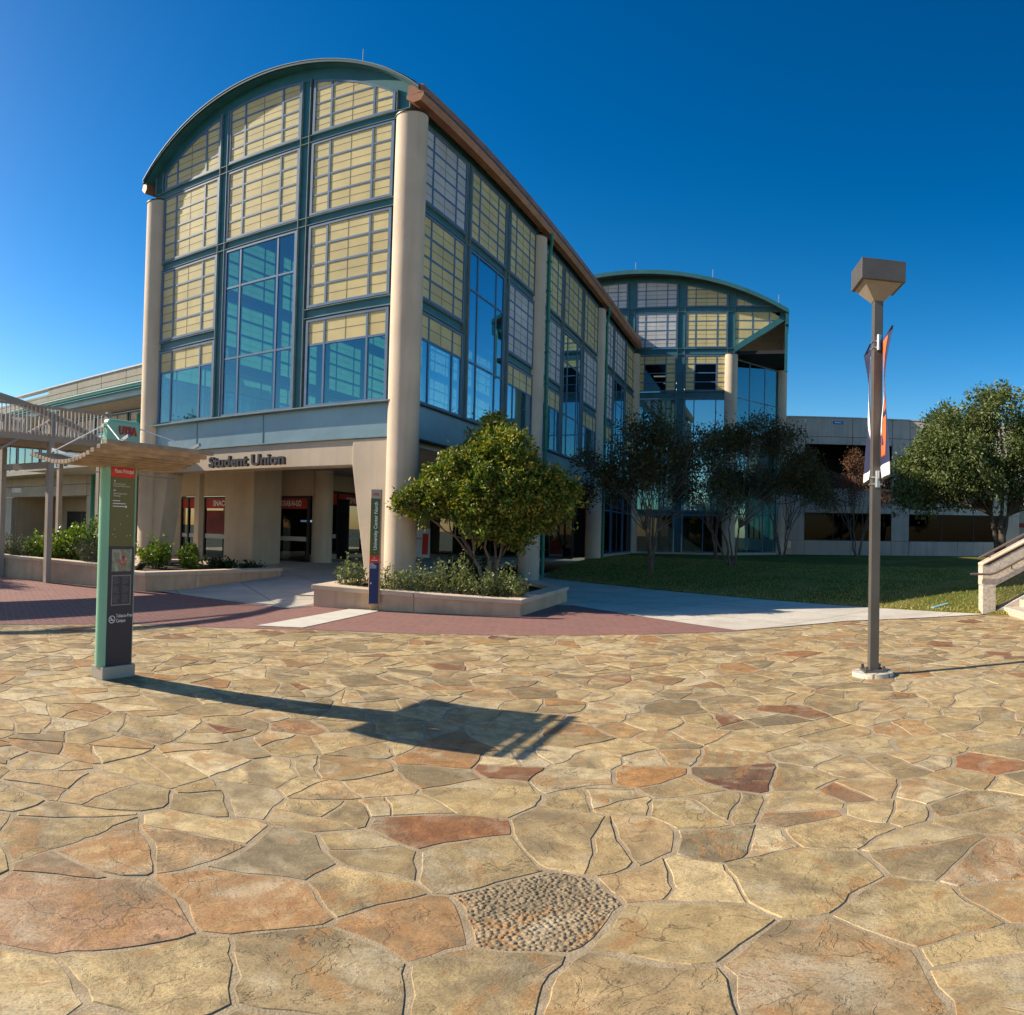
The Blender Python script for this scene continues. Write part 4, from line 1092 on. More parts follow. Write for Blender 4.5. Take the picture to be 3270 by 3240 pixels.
mb = MB()
for z in (5.0, 5.3, 5.6): mb.tube([(2.05, YG + 0.1, z), (7.55, YG + 0.1, z)], 0.02, 6)
for x in np.linspace(2.1, 7.5, 6): mb.tube([(x, YG + 0.1, 4.7), (x, YG + 0.1, 5.62)], 0.02, 6)
mb.build('deck_railing', M['rail'], GAR)['kind'] = 'stuff'
mb = MB(); GF.box(mb, 3.75, 4.4, 8.82, 9.02, 0.0, 0.03); bs = mb.build('name_plate', plain('blue_plate', (0.03, 0.2, 0.5), 0.4), GAR)
mb = MB(); GF.box(mb, 3.88, 4.27, 8.89, 8.95, 0.03, 0.036); mb.build('plate_print', M['lettering'], bs)
mb = MB(); GF.box(mb, 0.98, 1.22, 0.95, 1.4, 0.0, 0.12); mb.build('utility_box', M['steel'], GAR)
mb = MB(); mb.box(17.5, 30, 52, 60, 0.4, 6.5); fb_ = mb.build('tan_far_building', M['tan']); tag(fb_, 'pale tan building glimpsed past the grey one at the picture edge', 'building')
MB().box(17.5, 30, 51.95, 52, 2.6, 2.95).build('red_stripe', M['red'], fb_)

# ------------------------------------------------------------------ low wing to the left
LOW = thing('low_precast_wing', 'low tan precast wing with green gutter behind the footbridge', 'building')
YL = 17.0
LF = Face((0, YL, 0), (1, 0, 0), (0, -1, 0))
LX = [-40, -36.2, -31.6, -28.4, -25.9, -24.1, -22.4, -20.7, -19.0, -17.0]
for a, b_ in zip(LX, LX[1:]):
    panel(LF, LOW, a, b_, 7.42, 7.8 if a > -31 else 7.35 + 0.2, mat='lowwall', w1=0.0)
    panel(LF, LOW, a, b_, 7.05, 7.42, mat='lowwall', w1=-0.004)
mb = MB(); LF.box(mb, -31.6, -17.0, 7.8, 7.86, -0.4, 0.04); mb.build('parapet_coping', M['white'], LOW)
mb = MB(); mb.prism_x([(YL - 0.01, 6.93), (YL - 0.34, 6.90), (YL - 0.36, 7.10), (YL - 0.01, 7.14)], -40, -17.0); go = mb.build('gutter', M['greenpipe'], LOW)
mb = MB(); mb.prism_x([(YL - 0.345, 7.02), (YL - 0.37, 7.02), (YL - 0.37, 7.06), (YL - 0.345, 7.06)], -40, -17.0); mb.build('gutter_lip', M['white'], go)
mb = MB(); LF.box(mb, -40, -17.0, 6.62, 6.92, -0.3, 0.0); mb.build('eave_beam', M['spandrel'], LOW)
mb = MB(); mb.box(-40, -17.0, YL + 0.3, YL + 2.2, 6.60, 6.68); mb.build('soffit', M['soffit'], LOW)
UF = Face((0, YL + 2.0, 0), (1, 0, 0), (0, -1, 0))
for i in range(9):
    a = -40 + i * 2.55
    window(UF, LOW, a + 0.06, a + 2.5, 4.0, 6.5, [a + 0.06, a + 0.9, a + 1.7, a + 2.5], [4.0, 5.75, 6.5], lambda c, r: 'glass_front' if r == 0 else 'panelwhite', single=(i > 4), name='clerestory_window')
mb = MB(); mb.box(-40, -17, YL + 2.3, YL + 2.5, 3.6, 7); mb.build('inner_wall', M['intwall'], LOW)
mb = MB(); mb.box(-40, -17.0, YL - 1.2, YL + 2.2, 3.62, 3.85); mb.build('gallery_slab', M['lowwall'], LOW)
# lower storey with the deep opening
for a, b_ in ((-40, -34), (-34, -31.75), (-31.75, -28.4), (-28.4, -25.0), (-25.0, -22.6)):
    panel(LF, LOW, a, b_, 3.19, 3.62, mat='lowwall')
    panel(LF, LOW, a, b_, 2.68, 3.19, mat='lowwall', w1=-0.03)
    if not (-31.8 < a < -25.05): panel(LF, LOW, a, b_, 0, 2.68, mat='lowwall', w1=-0.03)
mb = MB(); mb.box(-32, -24.8, YL + 2.6, YL + 2.8, 0, 2.7); mb.box(-32.0, -31.7, YL + 0.26, YL + 2.6, 0, 2.7); mb.box(-25.0, -24.8, YL + 0.26, YL + 2.6, 0, 2.7); mb.build('recess_wall', M['tan'], LOW); MB().box(-32, -24.8, YL + 0.2, YL + 2.8, 2.70, 3.6).build('recess_soffit', M['tan'], LOW)
mb = MB(); mb.box(-30.4, -26.4, YL + 2.54, YL + 2.6, 0.0, 2.05); mb.build('recess_door', M['darkframe'], LOW)
MB().tube([(-24.35, YL - 0.12, 0.1), (-24.35, YL - 0.12, 3.6)], 0.09, 10).build('downpipe', M['greenpipe'], LOW, smooth=0.8)
gb = MB(); gb.bar((-28.6, YL - 0.6, 6.2), (-26.6, YL - 0.4, 6.2), 0.10, 0.10)
gb = MB(); gb.tube([(-22.9, YL + 1.8, 6.35), (-22.2, YL + 1.0, 6.2), (-22.0, YL + 0.4, 5.9), (-22.0, YL + 0.4, 4.0)], 0.10, 10); gb.build('downpipe', M['greenpipe'], LOW, smooth=0.8)
rl = MB(); rl.bar((-24.5, YL - 1.1, 4.92), (-17.1, YL - 1.1, 4.92), 0.05, 0.05)
for x in np.arange(-24.5, -17.1, 0.115): rl.bar((x, YL - 1.1, 3.9), (x, YL - 1.1, 4.9), 0.02, 0.02)
rl.build('gallery_railing', M['bridgelight'], LOW)['kind'] = 'stuff'

# ------------------------------------------------------------------ footbridge with bowed trusses
BR = thing('footbridge', 'taupe steel footbridge with bowed side trusses on slender posts', 'footbridge')
XN, XFAR = -15.2, -17.05
def bow(y):
    t = (y - 5.5) / 5.25
    return 3.70 + 1.08 * (1 - t * t)
MB().box(XFAR, XN, -8, 12.2, 3.60, 3.70).build('deck', M['bridge'], BR)
for X in (XN, XFAR):
    fc = MB(); fc.box(X - 0.05, X + 0.05, -8, 12.2, 3.56, 3.76); fc.build('deck_beam', M['bridge'], BR)
    ys = np.linspace(0.25, 10.75, 22); ar = MB()
    for a, b_ in zip(ys, ys[1:]):
        ar.hexa([(X - 0.06, a, bow(a) - 0.08), (X + 0.06, a, bow(a) - 0.08), (X + 0.06, b_, bow(b_) - 0.08), (X - 0.06, b_, bow(b_) - 0.08)],
                [(X - 0.06, a, bow(a) + 0.08), (X + 0.06, a, bow(a) + 0.08), (X + 0.06, b_, bow(b_) + 0.08), (X - 0.06, b_, bow(b_) + 0.08)])
    ar.build('bowed_chord', M['bridge'], BR)
    rt = MB(); rt.box(X + 0.07, X + 0.13, -8, 10.95, 4.40, 4.455); rl = rt.build('top_rail', M['bridge'], BR)
    pk = MB()
    for y in np.arange(-3, 10.9, 0.118): pk.box(X + 0.085, X + 0.111, y, y + 0.026, 3.7, 4.40)
    pk.build('pickets', M['bridgelight'], rl)['kind'] = 'stuff'
    MB().box(X + 0.04, X + 0.16, 10.85, 10.98, 3.6, 4.5).build('end_post', M['bridge'], BR)
for X, y in ((XN, 9.22), (XFAR, 8.85), (XN, 1.5), (XFAR, 1.5)):
    MB().box(X - 0.075, X + 0.075, y - 0.075, y + 0.075, 0.0, bow(y) - 0.05).build('post', M['bridge'], BR, bevel=0.01)
for X, y in ((XN, 9.22), (XN, 1.5)): MB().bar((X, y - 0.05, bow(y) - 0.15), (X - 0.0, y - 1.6, 3.2), 0.06, 0.06).build('diagonal_brace', M['bridge'], BR)
MB().bar((XFAR, 8.85, 2.98), (XN, 9.22, 2.98), 0.12, 0.16).build('cross_beam', M['bridge'], BR)
MB().bar((XN, 9.22, 2.9), (XN, 13.4, 2.88), 0.03, 0.03).build('tie_rod', M['bridge'], BR)
MB().box(-17.15, -17.0, 12.0, 12.15, 0.0, 3.6).build('post', M['bridge'], BR)
MB().box(-19.6, -19.45, 12.15, 12.3, 0.0, 3.6).build('post', M['bridge'], BR)
mb = MB(); mb.box(-20, -15.1, 12.2, 16.6, 3.58, 3.70); mb.build('landing', M['bridge'], BR)
MB().box(-16.7, -16.55, 8.95, 9.15, 2.3, 2.42).build('lamp_bracket', M['white'], BR)

# ------------------------------------------------------------------ planters
def planter(name, label, outer, z_top, cap_w=0.36, over=0.04, cap_h=0.09, split=1.7, group='concrete planters'):
    """outer: base polygon counter-clockwise from above; z_top per corner"""
    T = thing(name, label, 'planter', group=group)
    k = len(outer); P2 = [Vector((x, y)) for x, y in outer]
    ctr = sum(P2, Vector((0, 0))) / k
    def off(d):
        res = []
        for i in range(k):
            a, b_, c_ = P2[i - 1], P2[i], P2[(i + 1) % k]
            n1 = (b_ - a).normalized(); n2 = (c_ - b_).normalized()
            m1 = Vector((-n1.y, n1.x)); m2 = Vector((-n2.y, n2.x))
            bis = (m1 + m2); bis = bis / max(0.3, bis.length_squared) * 2
            res.append(b_ + bis * d)
        return res
    capo, capi, wi = off(-over), off(cap_w), off(0.2)
    for i in range(k):
        j = (i + 1) % k
        if wall_hidden(outer[i], outer[j]): pass
        L = (P2[j] - P2[i]).length; nseg = max(1, round(L / split))
        for s_ in range(nseg):
            t0, t1 = s_ / nseg, (s_ + 1) / nseg
            e = 0.006 / max(L, 0.1)
            a = P2[i].lerp(P2[j], t0 + (e if s_ else 0)); b_ = P2[i].lerp(P2[j], t1 - (e if s_ < nseg - 1 else 0)); ai = wi[i].lerp(wi[j], t0); bi = wi[i].lerp(wi[j], t1)
            za = z_top[i] + (z_top[j] - z_top[i]) * t0 - cap_h; zb = z_top[i] + (z_top[j] - z_top[i]) * t1 - cap_h
            mb = MB(); mb.hexa([(a.x, a.y, -0.04), (b_.x, b_.y, -0.04), (bi.x, bi.y, -0.04), (ai.x, ai.y, -0.04)], [(a.x, a.y, za), (b_.x, b_.y, zb), (bi.x, bi.y, zb), (ai.x, ai.y, za)])
            w_ = mb.build('wall_block', M['planter'], T)
            a = capo[i].lerp(capo[j], t0 + (e if s_ else 0)); b_ = capo[i].lerp(capo[j], t1 - (e if s_ < nseg - 1 else 0)); ai = capi[i].lerp(capi[j], t0); bi = capi[i].lerp(capi[j], t1)
            mb = MB(); mb.hexa([(a.x, a.y, za + 0.002), (b_.x, b_.y, zb + 0.002), (bi.x, bi.y, zb + 0.002), (ai.x, ai.y, za + 0.002)], [(a.x, a.y, za + cap_h), (b_.x, b_.y, zb + cap_h), (bi.x, bi.y, zb + cap_h), (ai.x, ai.y, za + cap_h)])
            mb.build('coping_stone', M['cap'], T, bevel=0.012)
    mb = MB(); mb.v = [(p.x, p.y, z - 0.12) for p, z in zip(off(0.12), z_top)]; mb.f = [tuple(range(k))]
    mb.build('soil', M['soil'], T)
    return T
def wall_hidden(a, b_): return False
planter('planter', 'angular tan planter holding the leafy tree at the corner column', [(-8.5, 11.26), (-4.62, 12.5), (-4.67, 15.77), (-6.73, 17.9), (-9.0, 17.2), (-8.95, 13.2)], [0.45, 0.325, 0.36, 0.37, 0.45, 0.45])
planter('planter', 'low tan planter beside the left slanted entrance pier', [(-12.56, 10.25), (-12.40, 14.9), (-15.6, 15.3), (-16.9, 15.3), (-16.9, 13.2), (-13.4, 10.05)], [0.45, 0.45, 0.45, 0.45, 0.45, 0.45])
planter('planter', 'long tan planter with grey-green shrubs behind the footbridge posts', [(-17.6, 8.75), (-13.9, 10.0), (-13.6, 10.25), (-16.2, 12.6), (-19.4, 11.6), (-19.8, 9.2)], [0.62, 0.56, 0.56, 0.56, 0.6, 0.62])

# ------------------------------------------------------------------ foliage
def leaf_mesh(name, C, N, size, cols, mat, parent, rng, aspect=0.5, droop=0.3):
    """C leaf centres, N preferred outward direction, one folded quad each"""
    n_ = len(C)
    A = N + rng.normal(0, 0.55, (n_, 3)); A[:, 2] -= droop * rng.random(n_)
    A /= np.linalg.norm(A, axis=1)[:, None]
    B = np.cross(A, rng.normal(0, 1, (n_, 3))); B /= np.maximum(1e-6, np.linalg.norm(B, axis=1))[:, None]
    Nn = np.cross(A, B)
    s = size * rng.uniform(0.65, 1.3, n_)[:, None]
    V = np.zeros((n_, 4, 3))
    V[:, 0] = C - A * s * 0.5; V[:, 2] = C + A * s * 0.5
    V[:, 1] = C + B * s * aspect * 0.5 + Nn * s * 0.10 - A * s * 0.06; V[:, 3] = C - B * s * aspect * 0.5 + Nn * s * 0.10 - A * s * 0.06
    idx = np.arange(n_ * 4).reshape(-1, 4)
    tri = np.concatenate([idx[:, [0, 1, 2]], idx[:, [0, 2, 3]]])
    me = bpy.data.meshes.new(name)
    me.vertices.add(n_ * 4); me.vertices.foreach_set('co', V.ravel())
    me.loops.add(len(tri) * 3); me.loops.foreach_set('vertex_index', tri.ravel().astype(np.int32))
    me.polygons.add(len(tri)); me.polygons.foreach_set('loop_start', np.arange(0, len(tri) * 3, 3, dtype=np.int32)); me.polygons.foreach_set('loop_total', np.full(len(tri), 3, dtype=np.int32))
    me.update(calc_edges=True)
    t1 = me.attributes.new('tint', 'FLOAT_COLOR', 'POINT')
    t1.data.foreach_set('color', np.repeat(np.hstack([cols, np.ones((n_, 1))]), 4, 0).ravel())
    return link(name, me, mat, parent, fix=False)

def crown_points(lobes, rng, n_sprig, per, spread):
    """sprigs spread through the outer part of each lobe, leaves round each sprig"""
    L = np.array([l_[:3] for l_ in lobes]); Rr = np.array([l_[3] for l_ in lobes])
    pw = Rr ** 2; pw = pw / pw.sum()
    k = rng.choice(len(L), n_sprig, p=pw)
    d = rng.normal(0, 1, (n_sprig, 3)); d[:, 2] += 0.25; d /= np.linalg.norm(d, axis=1)[:, None]
    rad = rng.random(n_sprig) ** 0.32
    lump = 0.84 + 0.40 * np.sin(d[:, 0] * 5.1 + k) * np.cos(d[:, 1] * 4.3 + k * 2.0)
    S = L[k] + d * (Rr[k] * rad * lump)[:, None]
    C = np.repeat(S, per, 0) + rng.normal(0, spread, (n_sprig * per, 3))
    N = np.repeat(d, per, 0)
    depth = np.repeat(rad, per)
    return C, N, depth, np.repeat(rng.random(n_sprig), per)

def branches(base, lobes, rng, r0, fork_h, forks, name, mat, parent, twigs=2, stems=None):
    """tapered trunk or several stems, limbs to the lobes"""
    mb = MB()
    def limb(a, b_, ra, rb, wob):
        a = Vector(a); b_ = Vector(b_); pts = []; rs = []
        k = 7
        for i in range(k + 1):
            t = i / k; p_ = a.lerp(b_, t)
            p_ += Vector(rng.normal(0, wob, 3)) * math.sin(t * PI) + Vector((0, 0, (b_ - a).length * 0.10 * math.sin(t * PI)))
            pts.append(p_); rs.append(ra + (rb - ra) * t)
        mb.tube(pts, rs, 7, cap=False)
        return pts
    base = Vector(base); tops = []
    if stems is None: stems = [((0, 0), r0)]
    for (ox, oy), rr in stems:
        st = base + Vector((ox * 0.25, oy * 0.25, -0.08)); en = base + Vector((ox, oy, fork_h))
        pts = limb(st, en, rr * 1.15, rr * 0.75, 0.03); tops.append((en, rr * 0.72))
        mb.cyl(st.x, st.y, base.z - 0.1, base.z + 0.12, rr * 1.5, 9, rr * 1.12)
    order = sorted(lobes, key=lambda q: q[2])
    for q in order:
        en = Vector(q[:3]); s_, rr = min(tops, key=lambda t: (t[0] - en).length)
        pts = limb(s_, en, rr * 0.62, 0.012, 0.07)
        for _ in range(twigs):
            d = Vector(rng.normal(0, 1, 3)).normalized(); st = pts[rng.integers(3, 7)]
            limb(st, en + d * q[3] * 0.75, 0.014, 0.004, 0.04)
    return mb.build(name, mat, parent, smooth=3.2)

def view_axes(base):
    v = Vector((base[0], base[1], 0)).normalized(); return Vector((v.y, -v.x, 0)), v
def place_lobes(base, spec, rng, dj=0.5):
    s, d = view_axes(base); out = []
    for q in spec:
        dd = q[3] if len(q) > 3 else rng.uniform(-dj, dj)
        p_ = Vector((base[0], base[1], 0)) + s * q[0] + d * dd
        out.append((p_.x, p_.y, q[1], q[2]))
    return out
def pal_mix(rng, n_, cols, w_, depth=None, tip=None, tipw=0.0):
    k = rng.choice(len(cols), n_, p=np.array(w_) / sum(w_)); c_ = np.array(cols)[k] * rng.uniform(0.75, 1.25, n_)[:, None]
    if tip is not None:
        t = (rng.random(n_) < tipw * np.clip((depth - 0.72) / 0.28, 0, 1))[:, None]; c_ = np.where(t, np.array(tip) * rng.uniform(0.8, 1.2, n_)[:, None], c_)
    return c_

# the leafy tree in the corner planter
def entry_tree():
    rng = np.random.default_rng(21)
    T = thing('broadleaf_tree', 'bushy green tree with yellow leaf tips in the corner planter', 'tree')
    base = (-5.95, 14.05, 0.25)
    spec = [(0.08, 4.05, 0.28), (0.12, 3.75, 0.42), (-0.15, 3.45, 0.48), (0.42, 3.40, 0.42), (-0.42, 3.1, 0.5), (0.15, 3.1, 0.6), (0.72, 3.05, 0.45), (-0.85, 2.75, 0.5), (-0.3, 2.7, 0.6), (0.3, 2.6, 0.65, 0.3),
            (0.95, 2.7, 0.5), (1.35, 2.65, 0.42), (-1.3, 2.45, 0.42), (-1.68, 2.25, 0.34), (-1.88, 2.15, 0.24), (-0.9, 2.3, 0.5), (-0.35, 2.15, 0.5, -0.7), (0.25, 2.1, 0.55, -0.5), (0.9, 2.2, 0.5), (1.5, 2.25, 0.42), (1.72, 2.5, 0.26),
            (-1.55, 2.3, 0.38, -0.2), (-1.2, 2.15, 0.4, -0.3), (-0.55, 2.95, 0.5, -0.4), (0.55, 3.0, 0.5, -0.4), (0.1, 3.35, 0.5, -0.3), (-0.2, 2.5, 0.6, -0.8), (0.55, 2.4, 0.6, -0.7), (1.1, 2.45, 0.5, -0.5), (-0.75, 2.0, 0.32, -0.4), (-0.2, 1.75, 0.42, -0.6), (0.35, 1.65, 0.4, -0.4), (0.62, 1.45, 0.32, -0.2), (1.25, 1.85, 0.36), (0.75, 1.75, 0.4), (0.05, 1.95, 0.45, 0.5), (-1.5, 2.0, 0.28), (1.65, 2.0, 0.28)]
    L = place_lobes(base, spec, rng, 0.75)
    C, N, dep, sp = crown_points(L, rng, 7000, 9, 0.055)
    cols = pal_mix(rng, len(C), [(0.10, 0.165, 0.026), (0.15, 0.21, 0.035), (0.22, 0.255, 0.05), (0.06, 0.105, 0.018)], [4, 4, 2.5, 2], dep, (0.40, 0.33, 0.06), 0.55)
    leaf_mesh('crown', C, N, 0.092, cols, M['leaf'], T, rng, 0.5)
    branches(base, L[::2], rng, 0.085, 0.75, 0, 'trunk', M['palebark'], T, twigs=2, stems=[((0.02, 0.0), 0.07), ((-0.28, -0.1), 0.05), ((0.22, 0.08), 0.05), ((0.05, 0.3), 0.045)])
entry_tree()

def myrtle(base, label, spec, seed, n_sprig, brown=False, h=1.4):
    rng = np.random.default_rng(seed)
    T = thing('crape_myrtle', label, 'tree', group='multi-stemmed trees on the lawn')
    L = place_lobes(base, spec, rng, 1.0)
    C, N, dep, sp = crown_points(L, rng, int(n_sprig * 0.95), 7, 0.13)
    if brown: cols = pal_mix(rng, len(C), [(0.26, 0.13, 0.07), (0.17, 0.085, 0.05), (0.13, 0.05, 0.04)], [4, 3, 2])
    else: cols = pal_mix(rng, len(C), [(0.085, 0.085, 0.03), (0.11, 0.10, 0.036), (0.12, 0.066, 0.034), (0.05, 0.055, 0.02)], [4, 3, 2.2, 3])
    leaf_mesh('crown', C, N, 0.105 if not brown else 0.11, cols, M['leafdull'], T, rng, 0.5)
    st = [((rng.normal(0, 0.30), rng.normal(0, 0.30)), rng.uniform(0.032, 0.05)) for _ in range(5)]
    branches(base, L, rng, 0.05, h, 0, 'trunk', M['bark'], T, twigs=1, stems=st)

def dome(rng, cx, z0, wd, ht, n_, r):
    """lobes of a rounded spreading crown"""
    out = []
    for _ in range(n_):
        a = rng.uniform(-1, 1); hmax = math.sqrt(max(0, 1 - a * a)); out.append((cx + a * wd, z0 + ht * hmax * rng.uniform(0.15, 0.95), r * rng.uniform(0.75, 1.25)))
    return out
rg = np.random.default_rng(8)
def lz(x, y): return lawn_z(x, y)
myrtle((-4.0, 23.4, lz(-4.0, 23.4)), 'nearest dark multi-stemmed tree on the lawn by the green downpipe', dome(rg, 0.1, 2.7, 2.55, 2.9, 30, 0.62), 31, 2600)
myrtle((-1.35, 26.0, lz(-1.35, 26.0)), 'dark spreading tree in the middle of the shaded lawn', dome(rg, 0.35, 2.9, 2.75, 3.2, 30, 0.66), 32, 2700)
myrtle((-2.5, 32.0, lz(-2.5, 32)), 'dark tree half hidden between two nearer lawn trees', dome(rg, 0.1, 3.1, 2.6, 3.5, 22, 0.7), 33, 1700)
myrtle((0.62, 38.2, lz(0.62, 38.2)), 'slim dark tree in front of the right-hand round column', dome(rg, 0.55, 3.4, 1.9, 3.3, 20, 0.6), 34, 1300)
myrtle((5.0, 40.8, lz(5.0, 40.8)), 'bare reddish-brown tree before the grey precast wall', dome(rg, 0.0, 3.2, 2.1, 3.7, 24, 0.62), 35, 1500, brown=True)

def live_oak():
    rng = np.random.default_rng(44)
    T = thing('live_oak', 'large rounded live oak with dense green crown behind the stairs', 'tree')
    base = (9.5, 28.2, lz(9.5, 28.2))
    spec = []
    for _ in range(120):
        a = rng.uniform(-1, 1); hm = math.sqrt(1 - min(1, abs(a)) ** 2.2)
        zlo = 3.2 - 0.3 * abs(a); spec.append((-0.2 + a * 4.0, zlo + (7.45 - zlo) * hm * rng.uniform(0.05, 0.97), rng.uniform(0.6, 0.95), rng.uniform(-2.4, 1.6) * hm))
    spec += [(-4.3, 4.7, 0.5, 0), (-3.9, 3.4, 0.5, -0.5), (-3.3, 2.8, 0.45, -0.6), (0.1, 7.9, 0.5, 0), (-0.6, 7.6, 0.6, 0), (0.9, 7.6, 0.6, 0)]
    L = place_lobes(base, spec, rng)
    C, N, dep, sp = crown_points(L, rng, 10000, 8, 0.12)
    cols = pal_mix(rng, len(C), [(0.14, 0.175, 0.06), (0.175, 0.205, 0.075), (0.24, 0.26, 0.11), (0.085, 0.115, 0.04)], [4, 3, 2, 3])
    leaf_mesh('crown', C, N, 0.15, cols, M['leaf'], T, rng, 0.5)
    return T, base, branches(base, [L[i] for i in range(0, len(L), 2)], rng, 0.2, 2.1, 0, 'trunk', M['darkbark'], T, twigs=1, stems=[((0.05, 0), 0.17), ((-0.35, 0.1), 0.11), ((0.3, 0.0), 0.10)])
OAK, OAK_BASE, _ = live_oak()
# a second tree just beyond the left edge: its dappled shade lies on the bricks and the lower left window mirrors it
TREE2 = thing('live_oak', 'leafy tree beyond the left edge, mirrored in the lower left window', 'tree')
for ch in OAK.children:
    c2 = ch.copy(); COL.objects.link(c2); c2.parent = TREE2
TREE2.scale = (0.8, 0.8, 0.85)
TREE2.location = (-24.0 - 0.8 * OAK_BASE[0], 5.4 - 0.8 * OAK_BASE[1], -0.85 * OAK_BASE[2])

# shrubs
def shrub(name, label, x, y, z, r, h, kind, seed, group):
    rng = np.random.default_rng(seed)
    T = thing(name, label, 'shrub', group=group)
    stems = int(22 + 40 * r)
    Cs = []; Ns = []; mb = MB()
    for i in range(stems):
        a = rng.uniform(0, 2 * PI); rr = r * math.sqrt(rng.random()); hh = h * (1 - 0.45 * (rr / r) ** 2) * rng.uniform(0.65, 1.1)
        b0 = Vector((x + rr * 0.4 * math.cos(a), y + rr * 0.4 * math.sin(a), z)); e = Vector((x + rr * math.cos(a), y + rr * math.sin(a), z + hh))
        pts = [b0.lerp(e, t) + Vector(rng.normal(0, 0.015, 3)) for t in (0, 0.35, 0.7, 1)]
        mb.tube(pts, [0.007, 0.006, 0.004, 0.002], 4, cap=False)
        k = int((16 if kind != 'rosemary' else 42) * (0.5 + h))
        for j in range(k):
            t = rng.uniform(0.2, 1.02); p_ = b0.lerp(e, t); Cs.append(np.array(p_) + rng.normal(0, 0.03 if kind == 'rosemary' else 0.055, 3)); d = np.array(e - b0); d = d / np.linalg.norm(d); Ns.append(d * (0.8 if kind == 'rosemary' else 0.15) + rng.normal(0, 0.5, 3))
    C = np.array(Cs); N = np.array(Ns); N /= np.linalg.norm(N, axis=1)[:, None]
    pal = {'rosemary': ([(0.13, 0.15, 0.095), (0.09, 0.11, 0.065), (0.20, 0.22, 0.15)], 0.085, 0.12), 'bright': ([(0.17, 0.25, 0.025), (0.11, 0.17, 0.02), (0.27, 0.33, 0.05)], 0.095, 0.75),
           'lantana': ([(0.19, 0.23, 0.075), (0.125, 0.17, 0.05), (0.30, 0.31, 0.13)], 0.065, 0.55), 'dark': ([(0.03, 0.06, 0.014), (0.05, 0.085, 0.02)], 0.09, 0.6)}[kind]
    cols = pal_mix(rng, len(C), pal[0], [3, 2, 2][:len(pal[0])])
    leaf_mesh('foliage', C, N, pal[1], cols, M['needle'] if kind == 'rosemary' else M['leaf'], T, rng, pal[2])
    mb.build('stems', M['bark'], T)
SH = 'shrubs in the corner planter'
for i, (x, y, r, h, kd, lb) in enumerate([(-8.15, 12.05, 0.34, 0.62, 'lantana', 'wispy shrub at the left end of the corner planter'), (-7.25, 12.15, 0.36, 0.52, 'lantana', 'low shrub behind the slim pillar sign'),
        (-6.75, 12.5, 0.42, 0.55, 'lantana', 'shrub just right of the slim pillar sign'), (-6.15, 12.75, 0.42, 0.72, 'lantana', 'tallest shrub in the corner planter with one upright shoot'), (-5.6, 12.85, 0.36, 0.5, 'lantana', 'low shrub below the middle of the leafy tree'),
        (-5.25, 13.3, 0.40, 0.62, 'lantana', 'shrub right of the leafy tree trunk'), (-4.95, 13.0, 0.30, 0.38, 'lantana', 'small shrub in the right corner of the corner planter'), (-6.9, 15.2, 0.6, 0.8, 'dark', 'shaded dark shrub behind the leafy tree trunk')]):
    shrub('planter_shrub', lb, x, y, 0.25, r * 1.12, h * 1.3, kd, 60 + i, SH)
SL = 'shrubs in the long planter'
for i, (x, y, r, h, kd, lb) in enumerate([(-17.5, 9.6, 0.75, 0.85, 'rosemary', 'grey-green feathery shrub at the far left of the long planter'), (-16.6, 10.0, 0.6, 0.95, 'bright', 'bright green leafy shrub left of the near footbridge post'), (-16.0, 10.35, 0.55, 1.1, 'bright', 'bright leafy shrub directly behind the near footbridge post'),
        (-15.5, 10.7, 0.65, 1.35, 'bright', 'tallest bright green shrub in the long planter'), (-14.75, 10.35, 0.62, 0.85, 'rosemary', 'grey-green feathery shrub beside the mint sign pylon'), (-14.75, 11.1, 0.45, 1.1, 'bright', 'yellow-green shrub at the green downpipe'), (-16.9, 9.5, 0.5, 0.6, 'rosemary', 'low grey-green shrub at the front of the long planter')]):
    shrub('planter_shrub', lb, x, y, 0.45, r, h, kd, 80 + i, SL)
for i, (x, y, r, h, kd, lb) in enumerate([(-15.0, 12.6, 0.55, 0.95, 'bright', 'leafy shrub right of the left slanted pier'), (-14.3, 13.3, 0.45, 0.75, 'bright', 'smaller leafy shrub in front of the snack window'), (-14.0, 14.2, 0.55, 0.32, 'dark', 'low dark ground plant along the entrance planter'), (-13.2, 14.4, 0.5, 0.28, 'dark', 'dark ground plant at the end of the entrance planter')]):
    shrub('planter_shrub', lb, x, y, 0.33, r, h, kd, 95 + i, 'shrubs in the entrance planter')

# ------------------------------------------------------------------ wayfinding pylon with slatted canopy
PY = thing('wayfinding_pylon', 'mint green campus map pylon with slatted timber canopy', 'sign')
px0, px1, py0, py1 = -5.80, -5.66, 4.11, 4.47          # depth (x), width (y)
def rounded_end(y_flat, y_round, xs0, xs1, z0, z1, n_=8):
    pts = []
    for i in range(n_ + 1):
        a = -PI / 2 + PI * i / n_
        pts.append(((xs0 + xs1) / 2 + (xs1 - xs0) / 2 * math.sin(a), y_flat + (y_round - y_flat) * math.cos(a)))
    return pts
MB().prism_z([(px0 + 0.02, py0 + 0.02), (px1 - 0.012, py0 + 0.02), (px1 - 0.012, py1 - 0.012), (px0 + 0.02, py1 - 0.012)], 0.12, 2.40).build('core', M['charcoal'], PY)
for yf, yr in ((py0 + 0.028, py0 - 0.035), (py1 - 0.02, py1 + 0.035)):
    pts = rounded_end(yf, yr, px0, px1 + 0.004, 0, 0)
    if yr > yf: pts = pts[::-1]
    MB().prism_z(pts, 0.13, 2.42).build('mint_side_fin', M['mint'], PY, smooth=0.7)
X1 = px1
def face_plate(name, y0_, y1_, z0, z1, mat, parent, d=0.006):
    return MB().box(X1 - 0.02, X1 + d, y0_, y1_, z0, z1).build(name, M[mat] if isinstance(mat, str) else mat, parent)
